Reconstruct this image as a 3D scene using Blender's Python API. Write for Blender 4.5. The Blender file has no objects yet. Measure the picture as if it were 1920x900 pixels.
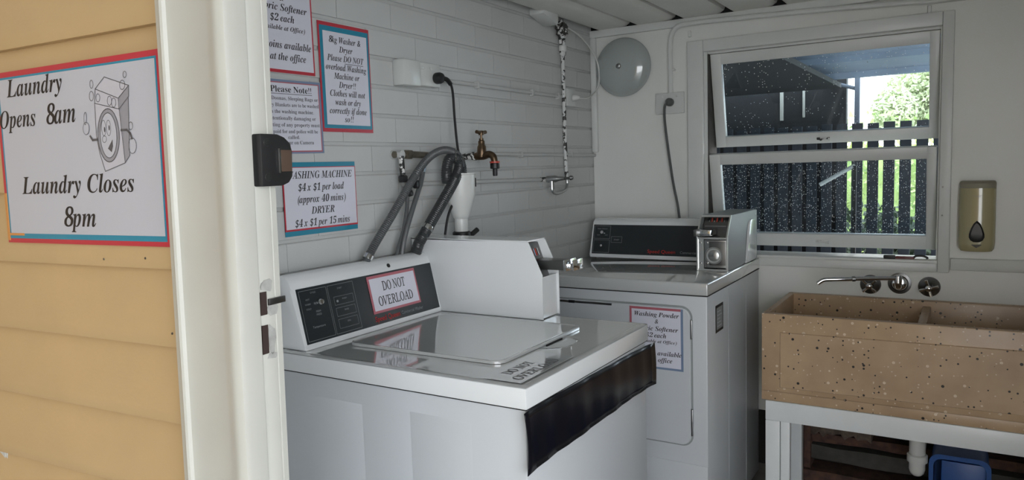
import bpy, bmesh, math, random
from mathutils import Vector, Matrix

random.seed(7)
SC = bpy.context.scene
COL = SC.collection

# ------------------------------------------------------------------ camera
cam_d = bpy.data.cameras.new('camera')
cam = bpy.data.objects.new('camera', cam_d)
COL.objects.link(cam)
cam_d.sensor_fit = 'HORIZONTAL'
cam_d.sensor_width = 36.0
cam_d.lens = 36.0 * 1386.7 / 1920.0
cam_d.clip_start = 0.02
cam_d.clip_end = 200


def cam_matrix(loc, yaw, pitch, roll):
    y, p, r = (math.radians(a) for a in (yaw, pitch, roll))
    F = Vector((-math.sin(y) * math.cos(p), math.cos(y) * math.cos(p), math.sin(p)))
    R = Vector((math.cos(y), math.sin(y), 0))
    U = R.cross(F)
    R2 = R * math.cos(r) + U * math.sin(r)
    U2 = -R * math.sin(r) + U * math.cos(r)
    m = Matrix((R2, U2, -F)).transposed().to_4x4()
    m.translation = loc
    return m


cam.matrix_world = cam_matrix((1.518, -3.19, 1.454), 31.924, -5.589, -1.884)
SC.camera = cam

# ------------------------------------------------------------------ light and exposure
SC.view_settings.view_transform = 'Standard'
SC.view_settings.look = 'None'
SC.view_settings.gamma = 1.0
SC.view_settings.use_curve_mapping = False
SC.view_settings.exposure = 0.0

world = bpy.data.worlds.new('overcast_sky')
SC.world = world
world.use_nodes = True
wn = world.node_tree
wn.nodes.clear()
w_out = wn.nodes.new('ShaderNodeOutputWorld')
w_bg = wn.nodes.new('ShaderNodeBackground')
w_tc = wn.nodes.new('ShaderNodeTexCoord')
w_sep = wn.nodes.new('ShaderNodeSeparateXYZ')
w_ramp = wn.nodes.new('ShaderNodeValToRGB')
wn.links.new(w_tc.outputs['Generated'], w_sep.inputs[0])
wn.links.new(w_sep.outputs['Z'], w_ramp.inputs[0])
w_ramp.color_ramp.elements[0].color = (0.95, 0.97, 1.0, 1)
w_ramp.color_ramp.elements[1].color = (0.84, 0.91, 1.0, 1)
wn.links.new(w_ramp.outputs[0], w_bg.inputs[0])
w_bg.inputs[1].default_value = 6.0
wn.links.new(w_bg.outputs[0], w_out.inputs[0])

# ------------------------------------------------------------------ materials
MATS = {}


def mat(name, col, rough=0.5, metal=0.0, noise=0.0, nscale=8.0, bump=0.0, bscale=60.0, spec=0.5, coat=0.0, col2=None):
    m = bpy.data.materials.new(name)
    m.use_nodes = True
    nt = m.node_tree
    b = nt.nodes['Principled BSDF']
    b.inputs['Base Color'].default_value = (*col, 1)
    b.inputs['Roughness'].default_value = rough
    b.inputs['Metallic'].default_value = metal
    b.inputs['Specular IOR Level'].default_value = spec
    b.inputs['Coat Weight'].default_value = coat
    b.inputs['Coat Roughness'].default_value = 0.03
    b.inputs['Coat IOR'].default_value = 1.7
    if noise or col2 or bump:
        tc = nt.nodes.new('ShaderNodeTexCoord')
    if noise or col2:
        n = nt.nodes.new('ShaderNodeTexNoise')
        n.inputs['Scale'].default_value = nscale
        n.inputs['Detail'].default_value = 6
        nt.links.new(tc.outputs['Object'], n.inputs['Vector'])
        r = nt.nodes.new('ShaderNodeValToRGB')
        r.color_ramp.elements[0].position = 0.32
        r.color_ramp.elements[1].position = 0.68
        c2 = col2 if col2 else tuple(c * (1 - noise) for c in col)
        r.color_ramp.elements[0].color = (*c2, 1)
        r.color_ramp.elements[1].color = (*col, 1)
        nt.links.new(n.outputs['Fac'], r.inputs[0])
        nt.links.new(r.outputs[0], b.inputs['Base Color'])
    if bump:
        n2 = nt.nodes.new('ShaderNodeTexNoise')
        n2.inputs['Scale'].default_value = bscale
        n2.inputs['Detail'].default_value = 5
        nt.links.new(tc.outputs['Object'], n2.inputs['Vector'])
        bp = nt.nodes.new('ShaderNodeBump')
        bp.inputs['Strength'].default_value = bump
        bp.inputs['Distance'].default_value = 0.002
        nt.links.new(n2.outputs['Fac'], bp.inputs['Height'])
        nt.links.new(bp.outputs[0], b.inputs['Normal'])
    MATS[name] = m
    return m


def flaky(name, under, paint, thr, scale, metal=0.0, rough=0.5):
    """paint flaking off whatever lies under it (wear with its own shape)"""
    m = mat(name, paint, rough)
    nt = m.node_tree
    b = nt.nodes['Principled BSDF']
    tc = nt.nodes.new('ShaderNodeTexCoord')
    n = nt.nodes.new('ShaderNodeTexNoise')
    n.inputs['Scale'].default_value = scale
    n.inputs['Detail'].default_value = 4
    nt.links.new(tc.outputs['Object'], n.inputs['Vector'])
    r = nt.nodes.new('ShaderNodeValToRGB')
    r.color_ramp.interpolation = 'CONSTANT'
    r.color_ramp.elements[0].color = (*under, 1)
    r.color_ramp.elements[1].position = thr
    r.color_ramp.elements[1].color = (*paint, 1)
    nt.links.new(n.outputs['Fac'], r.inputs[0])
    nt.links.new(r.outputs[0], b.inputs['Base Color'])
    return m


M_brick = mat('painted_brick', (0.57, 0.58, 0.57), 0.55, noise=0.08, nscale=3, bump=0.35, bscale=70)
M_mortar = mat('painted_mortar', (0.54, 0.55, 0.54), 0.6, noise=0.1, nscale=5)
M_wallp = mat('painted_sheet_wall', (0.76, 0.77, 0.74), 0.35, noise=0.10, nscale=2.0, bump=0.1, bscale=25)
M_trim = mat('painted_trim', (0.68, 0.70, 0.68), 0.35, noise=0.08, nscale=6, bump=0.15, bscale=40)
M_ceil = mat('painted_ceiling', (0.78, 0.78, 0.74), 0.5, noise=0.06, nscale=4)
M_frame = mat('door_frame_paint', (0.50, 0.50, 0.455), 0.35, noise=0.10, nscale=5, bump=0.2, bscale=30)
M_clad = mat('ochre_cladding', (0.52, 0.365, 0.185), 0.55, noise=0.10, nscale=5, bump=0.15, bscale=120)
M_floor = mat('concrete_floor', (0.36, 0.35, 0.33), 0.7, noise=0.3, nscale=6)
M_ground = mat('patio_concrete', (0.44, 0.43, 0.41), 0.85, noise=0.2, nscale=4)
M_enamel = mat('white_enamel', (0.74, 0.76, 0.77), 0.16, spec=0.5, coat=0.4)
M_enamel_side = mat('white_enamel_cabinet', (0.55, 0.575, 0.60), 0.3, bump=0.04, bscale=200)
M_stand = mat('white_stand_paint', (0.80, 0.83, 0.84), 0.3, noise=0.05, nscale=8)
M_top = mat('glossy_enamel_top', (0.50, 0.51, 0.505), 0.06, spec=0.9, coat=1.0)
M_panel = mat('black_control_panel', (0.018, 0.023, 0.026), 0.25)
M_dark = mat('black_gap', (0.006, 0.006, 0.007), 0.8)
M_vinyl = mat('black_vinyl', (0.005, 0.005, 0.008), 0.22, bump=0.3, bscale=9, spec=0.25)
M_line = mat('panel_print', (0.22, 0.24, 0.25), 0.5)
M_redprint = mat('red_print', (0.62, 0.03, 0.03), 0.5)
M_ink = mat('black_ink', (0.012, 0.012, 0.016), 0.4)
M_inkg = mat('small_grey_ink', (0.10, 0.10, 0.12), 0.4)
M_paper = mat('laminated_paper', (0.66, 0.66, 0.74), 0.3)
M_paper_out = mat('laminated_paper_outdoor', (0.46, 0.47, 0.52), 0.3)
M_red = mat('red_border', (0.46, 0.035, 0.055), 0.3)
M_teal = mat('teal_border', (0.02, 0.22, 0.33), 0.3)
M_pink = mat('pink_border', (0.42, 0.12, 0.15), 0.3)
M_blueb = mat('slate_blue_border', (0.18, 0.24, 0.36), 0.3)
M_orange = mat('orange_border', (0.55, 0.24, 0.07), 0.3)
M_g1 = mat('print_light_grey', (0.48, 0.48, 0.53), 0.35)
M_g2 = mat('print_mid_grey', (0.27, 0.27, 0.30), 0.35)
M_g3 = mat('print_dark_grey', (0.09, 0.09, 0.10), 0.35)
M_chrome = mat('chrome', (0.75, 0.76, 0.77), 0.12, 1.0)
M_steel = mat('brushed_steel', (0.50, 0.51, 0.51), 0.32, 1.0, noise=0.2, nscale=30)
M_steeld = mat('dark_steel', (0.20, 0.20, 0.20), 0.35, 1.0)
M_meter = mat('grey_meter_paint', (0.27, 0.29, 0.29), 0.5)
M_bright = mat('bright_steel', (0.80, 0.81, 0.80), 0.28, 0.9)
M_brass = mat('aged_brass', (0.16, 0.108, 0.066), 0.35, 0.85, noise=0.5, nscale=60)
M_dullbrass = mat('dull_brass', (0.20, 0.18, 0.14), 0.4, 0.6, noise=0.4, nscale=50)
M_pipe = flaky('flaking_pipe_paint', (0.03, 0.03, 0.028), (0.62, 0.63, 0.62), 0.46, 50)
M_foam = flaky('flaking_foam', (0.025, 0.025, 0.022), (0.60, 0.61, 0.60), 0.53, 70)
M_stub = flaky('flaking_stub_paint', (0.02, 0.02, 0.02), (0.66, 0.66, 0.64), 0.52, 90)
M_pvc = mat('white_pvc', (0.66, 0.67, 0.65), 0.3)
M_hose = mat('grey_hose', (0.085, 0.09, 0.093), 0.4)
M_hose2 = mat('dark_grey_hose', (0.035, 0.038, 0.04), 0.35)
M_rubber = mat('black_rubber', (0.012, 0.012, 0.013), 0.45)
M_cable_w = mat('white_cable', (0.62, 0.63, 0.61), 0.4)
M_cable_g = mat('grey_cable', (0.09, 0.095, 0.095), 0.45)
M_plastic = mat('white_switch_plastic', (0.60, 0.62, 0.60), 0.3)
M_cream = mat('cream_plastic', (0.40, 0.36, 0.20), 0.2, spec=0.6, coat=0.5)
M_cream2 = mat('taupe_plastic', (0.27, 0.25, 0.19), 0.35)
M_black_pl = mat('black_plastic', (0.02, 0.021, 0.021), 0.3)
M_redpl = mat('red_plastic_ring', (0.45, 0.06, 0.04), 0.4)
M_dome = mat('grey_glossy_dome', (0.37, 0.41, 0.40), 0.08, spec=0.6, coat=0.6)
M_blue = mat('blue_plastic', (0.02, 0.09, 0.32), 0.35)
M_wood_r = mat('weathered_red_wood', (0.12, 0.06, 0.042), 0.9, nscale=30, col2=(0.05, 0.03, 0.025), bump=0.6, bscale=60)
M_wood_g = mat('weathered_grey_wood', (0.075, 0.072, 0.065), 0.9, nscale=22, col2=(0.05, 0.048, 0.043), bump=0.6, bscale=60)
M_stone = mat('rough_rubble', (0.15, 0.115, 0.09), 0.95, nscale=25, col2=(0.05, 0.035, 0.03), bump=0.8, bscale=40)
M_darkwall = mat('dark_underfloor', (0.02, 0.018, 0.016), 0.95)
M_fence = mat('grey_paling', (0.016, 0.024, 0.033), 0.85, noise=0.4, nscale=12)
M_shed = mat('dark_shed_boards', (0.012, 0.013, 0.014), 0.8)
M_eave = mat('blue_grey_eave', (0.26, 0.33, 0.42), 0.7, noise=0.2, nscale=4)
M_leaf = mat('bright_hedge_leaf', (0.46, 0.56, 0.20), 0.6, nscale=3, col2=(0.28, 0.42, 0.14))
M_leaf2 = mat('pale_tree_leaf', (0.62, 0.66, 0.42), 0.6, nscale=3, col2=(0.50, 0.56, 0.34))
M_leafd = mat('dark_shrub_leaf', (0.05, 0.085, 0.04), 0.6, nscale=6, col2=(0.02, 0.035, 0.02))
M_bark = mat('tree_bark', (0.16, 0.12, 0.09), 0.9)
M_post = mat('dark_post', (0.10, 0.12, 0.15), 0.7)
M_pale = mat('pale_batten', (0.45, 0.45, 0.40), 0.6)
M_brown = mat('brown_rust_hole', (0.035, 0.02, 0.016), 0.7)
M_latch_g = mat('bronze_glass_latch', (0.09, 0.06, 0.045), 0.15)


def mat_terrazzo():
    m = mat('sink_terrazzo', (0.40, 0.27, 0.165), 0.33)
    nt = m.node_tree
    b = nt.nodes['Principled BSDF']
    tc = nt.nodes.new('ShaderNodeTexCoord')
    base = nt.nodes.new('ShaderNodeTexNoise')
    base.inputs['Scale'].default_value = 5
    base.inputs['Detail'].default_value = 5
    nt.links.new(tc.outputs['Object'], base.inputs['Vector'])
    r0 = nt.nodes.new('ShaderNodeValToRGB')
    r0.color_ramp.elements[0].position = 0.3
    r0.color_ramp.elements[1].position = 0.7
    r0.color_ramp.elements[0].color = (0.40, 0.27, 0.165, 1)
    r0.color_ramp.elements[1].color = (0.56, 0.40, 0.25, 1)
    nt.links.new(base.outputs['Fac'], r0.inputs[0])
    last = r0.outputs[0]
    for scale, rad, prob, colr in ((34, 0.16, 0.45, (0.02, 0.016, 0.014)), (62, 0.19, 0.30, (0.03, 0.022, 0.02)), (90, 0.22, 0.16, (0.66, 0.55, 0.42)),
                                   (40, 0.19, 0.22, (0.70, 0.58, 0.44)), (16, 0.19, 0.05, (0.62, 0.52, 0.40))):
        v = nt.nodes.new('ShaderNodeTexVoronoi')
        v.inputs['Scale'].default_value = scale
        mp = nt.nodes.new('ShaderNodeMapping')
        mp.inputs['Location'].default_value = (scale * 0.37, scale * 0.11, scale * 0.77)
        nt.links.new(tc.outputs['Object'], mp.inputs[0])
        nt.links.new(mp.outputs[0], v.inputs['Vector'])
        lt = nt.nodes.new('ShaderNodeMath')
        lt.operation = 'LESS_THAN'
        lt.inputs[1].default_value = rad
        nt.links.new(v.outputs['Distance'], lt.inputs[0])
        sp = nt.nodes.new('ShaderNodeSeparateColor')
        nt.links.new(v.outputs['Color'], sp.inputs[0])
        lt2 = nt.nodes.new('ShaderNodeMath')
        lt2.operation = 'LESS_THAN'
        lt2.inputs[1].default_value = prob
        nt.links.new(sp.outputs[0], lt2.inputs[0])
        mu = nt.nodes.new('ShaderNodeMath')
        mu.operation = 'MULTIPLY'
        nt.links.new(lt.outputs[0], mu.inputs[0])
        nt.links.new(lt2.outputs[0], mu.inputs[1])
        mx = nt.nodes.new('ShaderNodeMixRGB')
        mx.inputs[2].default_value = (*colr, 1)
        nt.links.new(mu.outputs[0], mx.inputs[0])
        nt.links.new(last, mx.inputs[1])
        last = mx.outputs[0]
    nt.links.new(last, b.inputs['Base Color'])
    return m


M_sink = mat_terrazzo()


def mat_glass(name, speck):
    m = bpy.data.materials.new(name)
    m.use_nodes = True
    nt = m.node_tree
    nt.nodes.clear()
    out = nt.nodes.new('ShaderNodeOutputMaterial')
    tr = nt.nodes.new('ShaderNodeBsdfTransparent')
    tr.inputs[0].default_value = (0.86, 0.92, 0.95, 1)
    gl = nt.nodes.new('ShaderNodeBsdfGlossy')
    gl.inputs['Roughness'].default_value = 0.02
    fr = nt.nodes.new('ShaderNodeFresnel')
    fr.inputs[0].default_value = 1.45
    mx = nt.nodes.new('ShaderNodeMixShader')
    nt.links.new(fr.outputs[0], mx.inputs[0])
    nt.links.new(tr.outputs[0], mx.inputs[1])
    nt.links.new(gl.outputs[0], mx.inputs[2])
    # specks of old paint and grime stuck to the pane
    tc = nt.nodes.new('ShaderNodeTexCoord')
    v = nt.nodes.new('ShaderNodeTexVoronoi')
    v.inputs['Scale'].default_value = 130
    nt.links.new(tc.outputs['Object'], v.inputs['Vector'])
    lt = nt.nodes.new('ShaderNodeMath')
    lt.operation = 'LESS_THAN'
    lt.inputs[1].default_value = 0.21
    nt.links.new(v.outputs['Distance'], lt.inputs[0])
    n = nt.nodes.new('ShaderNodeTexNoise')
    n.inputs['Scale'].default_value = 9
    nt.links.new(tc.outputs['Object'], n.inputs['Vector'])
    sp = nt.nodes.new('ShaderNodeSeparateColor')
    nt.links.new(v.outputs['Color'], sp.inputs[0])
    ad = nt.nodes.new('ShaderNodeMath')
    ad.operation = 'ADD'
    nt.links.new(sp.outputs[0], ad.inputs[0])
    nt.links.new(n.outputs['Fac'], ad.inputs[1])
    gt = nt.nodes.new('ShaderNodeMath')
    gt.operation = 'GREATER_THAN'
    gt.inputs[1].default_value = speck
    nt.links.new(ad.outputs[0], gt.inputs[0])
    mu = nt.nodes.new('ShaderNodeMath')
    mu.operation = 'MULTIPLY'
    nt.links.new(lt.outputs[0], mu.inputs[0])
    nt.links.new(gt.outputs[0], mu.inputs[1])
    df = nt.nodes.new('ShaderNodeBsdfDiffuse')
    df.inputs[0].default_value = (0.9, 0.93, 0.93, 1)
    mx2 = nt.nodes.new('ShaderNodeMixShader')
    nt.links.new(mu.outputs[0], mx2.inputs[0])
    nt.links.new(mx.outputs[0], mx2.inputs[1])
    nt.links.new(df.outputs[0], mx2.inputs[2])
    nt.links.new(mx2.outputs[0], out.inputs[0])
    return m


M_glass_u = mat_glass('window_glass', 1.40)
M_glass_l = mat_glass('speckled_window_glass', 0.93)

# ------------------------------------------------------------------ mesh helpers


class MB:
    def __init__(self, M=None):
        self.bm = bmesh.new()
        self.M = M

    def box(self, x0, x1, y0, y1, z0, z1, bev=0.0, seg=2):
        bm = self.bm
        vs = [bm.verts.new((x, y, z)) for x in (x0, x1) for y in (y0, y1) for z in (z0, z1)]
        idx = [(0, 1, 3, 2), (4, 6, 7, 5), (0, 4, 5, 1), (2, 3, 7, 6), (0, 2, 6, 4), (1, 5, 7, 3)]
        fs = [bm.faces.new([vs[i] for i in f]) for f in idx]
        if bev > 0:
            es = list({e for f in fs for e in f.edges})
            bmesh.ops.bevel(bm, geom=es, offset=bev, segments=seg, profile=0.5, affect='EDGES')
        return self

    def prism(self, pts, axis, a0, a1, bev=0.0, seg=2):
        """pts: polygon in the two other axes (in x,y,z order); extruded along axis"""
        bm = self.bm

        def mk(p, a):
            c = list(p)
            c.insert(axis, a)
            return bm.verts.new(c)
        A = [mk(p, a0) for p in pts]
        B = [mk(p, a1) for p in pts]
        n = len(pts)
        fs = [bm.faces.new(A), bm.faces.new(B[::-1])]
        for i in range(n):
            fs.append(bm.faces.new((A[i], B[i], B[(i + 1) % n], A[(i + 1) % n])))
        if bev > 0:
            es = list({e for f in fs for e in f.edges})
            bmesh.ops.bevel(bm, geom=es, offset=bev, segments=seg, profile=0.5, affect='EDGES')
        return self

    def tube(self, pts, r, n=10, smooth=True, taper=None, cap=True):
        bm = self.bm
        P = [Vector(p) for p in pts]
        if smooth and len(P) > 2:
            Q = []
            for i in range(len(P) - 1):
                p0 = P[max(i - 1, 0)]
                p1, p2 = P[i], P[i + 1]
                p3 = P[min(i + 2, len(P) - 1)]
                for k in range(6):
                    t = k / 6
                    Q.append(0.5 * ((2 * p1) + (-p0 + p2) * t + (2 * p0 - 5 * p1 + 4 * p2 - p3) * t * t + (-p0 + 3 * p1 - 3 * p2 + p3) * t ** 3))
            Q.append(P[-1])
            P = Q
        rings = []
        up = Vector((0.13, 0.21, 0.97)).normalized()
        for i, p in enumerate(P):
            d = (P[min(i + 1, len(P) - 1)] - P[max(i - 1, 0)]).normalized()
            a = d.cross(up)
            if a.length < 0.05:
                a = d.cross(Vector((1, 0, 0)))
            a.normalize()
            b = d.cross(a).normalized()
            up = a.cross(d) if a.cross(d).length > 0.1 else up
            rr = r if taper is None else r + (taper - r) * i / (len(P) - 1)
            rings.append([bm.verts.new(p + rr * (math.cos(2 * math.pi * k / n) * a + math.sin(2 * math.pi * k / n) * b)) for k in range(n)])
        for i in range(len(rings) - 1):
            for k in range(n):
                bm.faces.new((rings[i][k], rings[i + 1][k], rings[i + 1][(k + 1) % n], rings[i][(k + 1) % n]))
        if cap:
            bm.faces.new(rings[0])
            bm.faces.new(rings[-1][::-1])
        return self

    def lathe(self, prof, org, axis, n=32):
        """prof: list of (radius, distance along axis)"""
        bm = self.bm
        ax = Vector(axis).normalized()
        a = ax.cross(Vector((0.1, 0.2, 1)) if abs(ax.z) < 0.9 else Vector((1, 0, 0))).normalized()
        b = ax.cross(a)
        O = Vector(org)
        rings = []
        for r, h in prof:
            if r < 1e-6:
                rings.append([bm.verts.new(O + ax * h)])
            else:
                rings.append([bm.verts.new(O + ax * h + r * (math.cos(2 * math.pi * k / n) * a + math.sin(2 * math.pi * k / n) * b)) for k in range(n)])
        for A, B in zip(rings, rings[1:]):
            for k in range(n):
                k2 = (k + 1) % n
                if len(A) == 1 and len(B) == 1:
                    continue
                if len(A) == 1:
                    bm.faces.new((A[0], B[k2], B[k]))
                elif len(B) == 1:
                    bm.faces.new((A[k], A[k2], B[0]))
                else:
                    bm.faces.new((A[k], A[k2], B[k2], B[k]))
        if len(rings[0]) > 1:
            bm.faces.new(rings[0][::-1])
        if len(rings[-1]) > 1:
            bm.faces.new(rings[-1])
        return self

    def quad(self, *ps):
        self.bm.faces.new([self.bm.verts.new(p) for p in ps])
        return self

    def build(self, name, m, parent=None, rot=None):
        bm = self.bm
        if self.M is not None:
            bmesh.ops.transform(bm, matrix=self.M, verts=bm.verts)
        return link_bm(bm, name, m, parent)


def link_bm(bm, name, m, parent=None):
    bmesh.ops.recalc_face_normals(bm, faces=bm.faces)
    for f in bm.faces:
        f.smooth = True
    for e in bm.edges:
        if len(e.link_faces) == 2 and e.calc_face_angle(0) > 0.6:
            e.smooth = False
    xs = [v.co for v in bm.verts]
    c = Vector(((min(v.x for v in xs) + max(v.x for v in xs)) / 2, (min(v.y for v in xs) + max(v.y for v in xs)) / 2, min(v.z for v in xs)))
    bmesh.ops.translate(bm, vec=-c, verts=bm.verts)
    me = bpy.data.meshes.new(name)
    bm.to_mesh(me)
    bm.free()
    me.materials.append(m)
    o = bpy.data.objects.new(name, me)
    COL.objects.link(o)
    place(o, c, parent)
    return o


WORLD_LOC = {}


def place(o, c, parent):
    WORLD_LOC[o.name] = Vector(c)
    if parent is not None:
        o.parent = parent
        o.location = Vector(c) - WORLD_LOC[parent.name]
    else:
        o.location = c


def tag(o, label, cat, group=None, kind=None):
    o['label'] = label
    o['category'] = cat
    if group:
        o['group'] = group
    if kind:
        o['kind'] = kind
    return o


def thing(name, label, cat, loc, group=None):
    o = bpy.data.objects.new(name, None)
    COL.objects.link(o)
    o.empty_display_size = 0.05
    place(o, Vector(loc), None)
    return tag(o, label, cat, group)


def struct(o, label=None):
    o['kind'] = 'structure'
    if label:
        o['label'] = label
        o['category'] = o.name.split('_')[0]
    return o


def plabel(o, s):
    o['label'] = s
    return o


# ------------------------------------------------------------------ lettering
GLY = {}


def _raw(body, shear=0.0, off=0.0):
    c = bpy.data.curves.new('tmp', 'FONT')
    c.body = body
    c.resolution_u = 3
    c.shear = shear
    c.offset = off
    o = bpy.data.objects.new('tmp', c)
    COL.objects.link(o)
    bpy.context.view_layer.update()
    dg = bpy.context.evaluated_depsgraph_get()
    m = o.evaluated_get(dg).to_mesh()
    vs = [(v.co.x, v.co.y) for v in m.vertices]
    fs = [tuple(p.vertices) for p in m.polygons]
    bpy.data.objects.remove(o)
    bpy.data.curves.remove(c)
    return vs, fs


_, _ = 0, 0
BAR = max(v[0] for v in _raw('|')[0])


def glyph(ch, style):
    key = (ch, style)
    if key in GLY:
        return GLY[key]
    if ch == ' ':
        GLY[key] = ([], [], 0.27)
        return GLY[key]
    o = ord(ch)
    shear, off, body = 0.0, 0.0, ch
    if style == 'bi':
        if 'A' <= ch <= 'Z':
            body = chr(0x1D468 + o - 65)
        elif 'a' <= ch <= 'z':
            body = chr(0x1D482 + o - 97)
        elif ch.isdigit():
            body = chr(0x1D7CE + o - 48)
            shear = 0.22
        else:
            shear = 0.2
    elif style == 'r':            # upright light serif capitals
        if 'A' <= ch <= 'Z':
            body = chr(0x1D434 + o - 65)
            shear = -0.27
            off = 0.012
    elif style == 'b':            # upright bold serif
        if 'A' <= ch <= 'Z':
            body = chr(0x1D400 + o - 65)
        elif 'a' <= ch <= 'z':
            body = chr(0x1D41A + o - 97)
        elif ch.isdigit():
            body = chr(0x1D7CE + o - 48)
    vs, fs = _raw(body, shear, off)
    adv = max(v[0] for v in _raw(body + '|', shear)[0]) - BAR if not shear else max(v[0] for v in _raw(body + '|')[0]) - BAR
    GLY[key] = (vs, fs, adv)
    return GLY[key]


def line_width(s, style):
    return sum(glyph(c, style)[2] for c in s)


def text_bm(bm, s, style, cu, v0, size, fit, fr, N=0.0):
    """one line: centred at cu, baseline v0, glyph size, width fitted to fit (or None); fr(u, v, n) -> point"""
    w = line_width(s, style) * size
    sx = size * (fit / w if fit else 1.0)
    u = cu - (line_width(s, style) * sx) / 2
    for ch in s:
        vs, fs, adv = glyph(ch, style)
        if vs:
            V = [bm.verts.new(fr(u + x * sx, v0 + y * size, N)) for x, y in vs]
            for f in fs:
                try:
                    bm.faces.new([V[i] for i in f])
                except ValueError:
                    pass
        u += adv * sx


def flat_link(bm, name, m, parent):
    """link a flat printed mesh without recalculating anything"""
    xs = [v.co for v in bm.verts]
    c = Vector((sum(v.x for v in xs) / len(xs), sum(v.y for v in xs) / len(xs), min(v.z for v in xs)))
    bmesh.ops.translate(bm, vec=-c, verts=bm.verts)
    me = bpy.data.meshes.new(name)
    bm.to_mesh(me)
    bm.free()
    me.materials.append(m)
    o = bpy.data.objects.new(name, me)
    COL.objects.link(o)
    place(o, c, parent)
    return o


def frame_fn(org, U, V):
    O, U, V = Vector(org), Vector(U).normalized(), Vector(V).normalized()
    W = U.cross(V).normalized()
    return lambda u, v, n=0.0: O + U * u + V * v + W * n


def slab(fr, u0, u1, v0, v1, n0, n1, bm=None):
    bm = bm or bmesh.new()
    P = [bm.verts.new(fr(u, v, n)) for u in (u0, u1) for v in (v0, v1) for n in (n0, n1)]
    for f in [(0, 1, 3, 2), (4, 6, 7, 5), (0, 4, 5, 1), (2, 3, 7, 6), (0, 2, 6, 4), (1, 5, 7, 3)]:
        bm.faces.new([P[i] for i in f])
    return bm


def poly_flat(bm, fr, pts, n):
    bm.faces.new([bm.verts.new(fr(u, v, n)) for u, v in pts])


def stroke(bm, fr, pts, w, n, closed=False):
    k = len(pts)
    rng = k if closed else k - 1
    for i in range(rng):
        a, b = Vector(pts[i]), Vector(pts[(i + 1) % k])
        d = (b - a)
        if d.length < 1e-7:
            continue
        d.normalize()
        t = Vector((-d.y, d.x)) * w / 2
        e = d * w * 0.3
        poly_flat(bm, fr, [a - e - t, b + e - t, b + e + t, a - e + t], n)


def ell(cx, cy, rx, ry, k=24, a0=0.0, a1=2 * math.pi, tilt=0.0):
    r = []
    for i in range(k + (0 if abs(a1 - a0 - 2 * math.pi) < 1e-6 else 1)):
        a = a0 + (a1 - a0) * i / k
        x, y = rx * math.cos(a), ry * math.sin(a)
        r.append((cx + x * math.cos(tilt) - y * math.sin(tilt), cy + x * math.sin(tilt) + y * math.cos(tilt)))
    return r


def notice(name, label, fr, w, h, layers, lines, cat='sign', underline=(), t=0.0012, paper_ink=None):
    """laminated notice; layers: (name, l, r, b, t insets, material) from the back; lines: (text, style, cu, v, size, fit[, material])"""
    o = thing(name, label, cat, fr(w / 2, 0, 0))
    n = 0.0
    for i, (ln, l, r, b, tt, m) in enumerate(layers):
        link_bm(slab(fr, l, w - r, b, h - tt, 0.0, t + i * 0.0005), ln, m, o)
        n = t + i * 0.0005
    for L in lines:
        bm = bmesh.new()
        text_bm(bm, L[0], L[1], L[2], L[3], L[4], L[5], fr, n + 0.0004)
        flat_link(bm, 'lettering', L[6] if len(L) > 6 else M_ink, o)
    for u0, u1, v, th in underline:
        bm = bmesh.new()
        poly_flat(bm, fr, [(u0, v), (u1, v), (u1, v + th), (u0, v + th)], n + 0.0004)
        flat_link(bm, 'underline', M_ink, o)
    return o, n


# ================================================================== STRUCTURE
ZF, ZC = 0.10, 2.068
# --- floor, patio
struct(MB().box(-0.1, 2.6, -2.46, 0.12, 0.0, ZF).build('floor', M_floor), 'grey concrete laundry floor')
struct(MB().box(-9, 9, -9, -2.46, -0.05, 0.06).build('ground', M_ground), 'grey concrete patio outside the door')
struct(MB().box(-9, 9, 0.12, 14, -0.05, 0.0).build('ground', M_ground), 'ground behind the laundry')

# --- left brick wall
wl = struct(MB().box(-0.13, -0.0068, -2.56, 0.12, 0.0, 2.25).build('wall_left', M_mortar), 'white painted brick wall with raked joints')
CH, BL = 0.086, 0.228
z_ref, y_ref = 1.883, -0.158


def brick_mesh(length):
    b = MB()
    b.box(-0.002, 0.0, 0, length, 0, 0.001)
    b.bm.clear()
    hh = CH - 0.0095
    prof = [(-0.0075, 0.0), (-0.0008, 0.0), (0.0, 0.001), (0.0, hh - 0.004), (-0.002, hh - 0.001), (-0.0075, hh)]
    bm = b.bm
    A = [bm.verts.new((x, 0.0, z)) for x, z in prof]
    B = [bm.verts.new((x, length, z)) for x, z in prof]
    A2 = [bm.verts.new((-0.004, 0.0, z)) for x, z in prof]
    for i in range(len(prof) - 1):
        bm.faces.new((A[i], A[i + 1], B[i + 1], B[i]))
    bm.faces.new(A)
    bm.faces.new(B[::-1])
    for v in A2:
        bm.verts.remove(v)
    bmesh.ops.recalc_face_normals(bm, faces=bm.faces)
    for f in bm.faces:
        f.smooth = False
    me = bpy.data.meshes.new('brick')
    bm.to_mesh(me)
    bm.free()
    me.materials.append(M_brick)
    return me


BM_FULL = brick_mesh(BL - 0.0018)
short_cache = {}
rows = range(-20, 3)
for r in rows:
    z0 = z_ref + CH * r + 0.0035
    if z0 < 0.09:
        continue
    off = 0.0 if (r % 2 != 0) else BL / 2
    j = 0
    y = y_ref + off + 3 * BL
    while y > -2.56:
        y0, y1 = y - BL, min(y, 0.0)
        y0 = max(y0, -2.56)
        if y1 > y0 + 0.02:
            L = round(y1 - y0, 3)
            if abs(L - BL) < 0.002:
                me = BM_FULL
            else:
                if L not in short_cache:
                    short_cache[L] = brick_mesh(L - 0.0018)
                me = short_cache[L]
            o = bpy.data.objects.new('brick', me)
            COL.objects.link(o)
            dx = random.uniform(-0.0004, 0.0004)
            place(o, (dx, y0 + 0.0006, z0), wl)
        y -= BL

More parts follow.
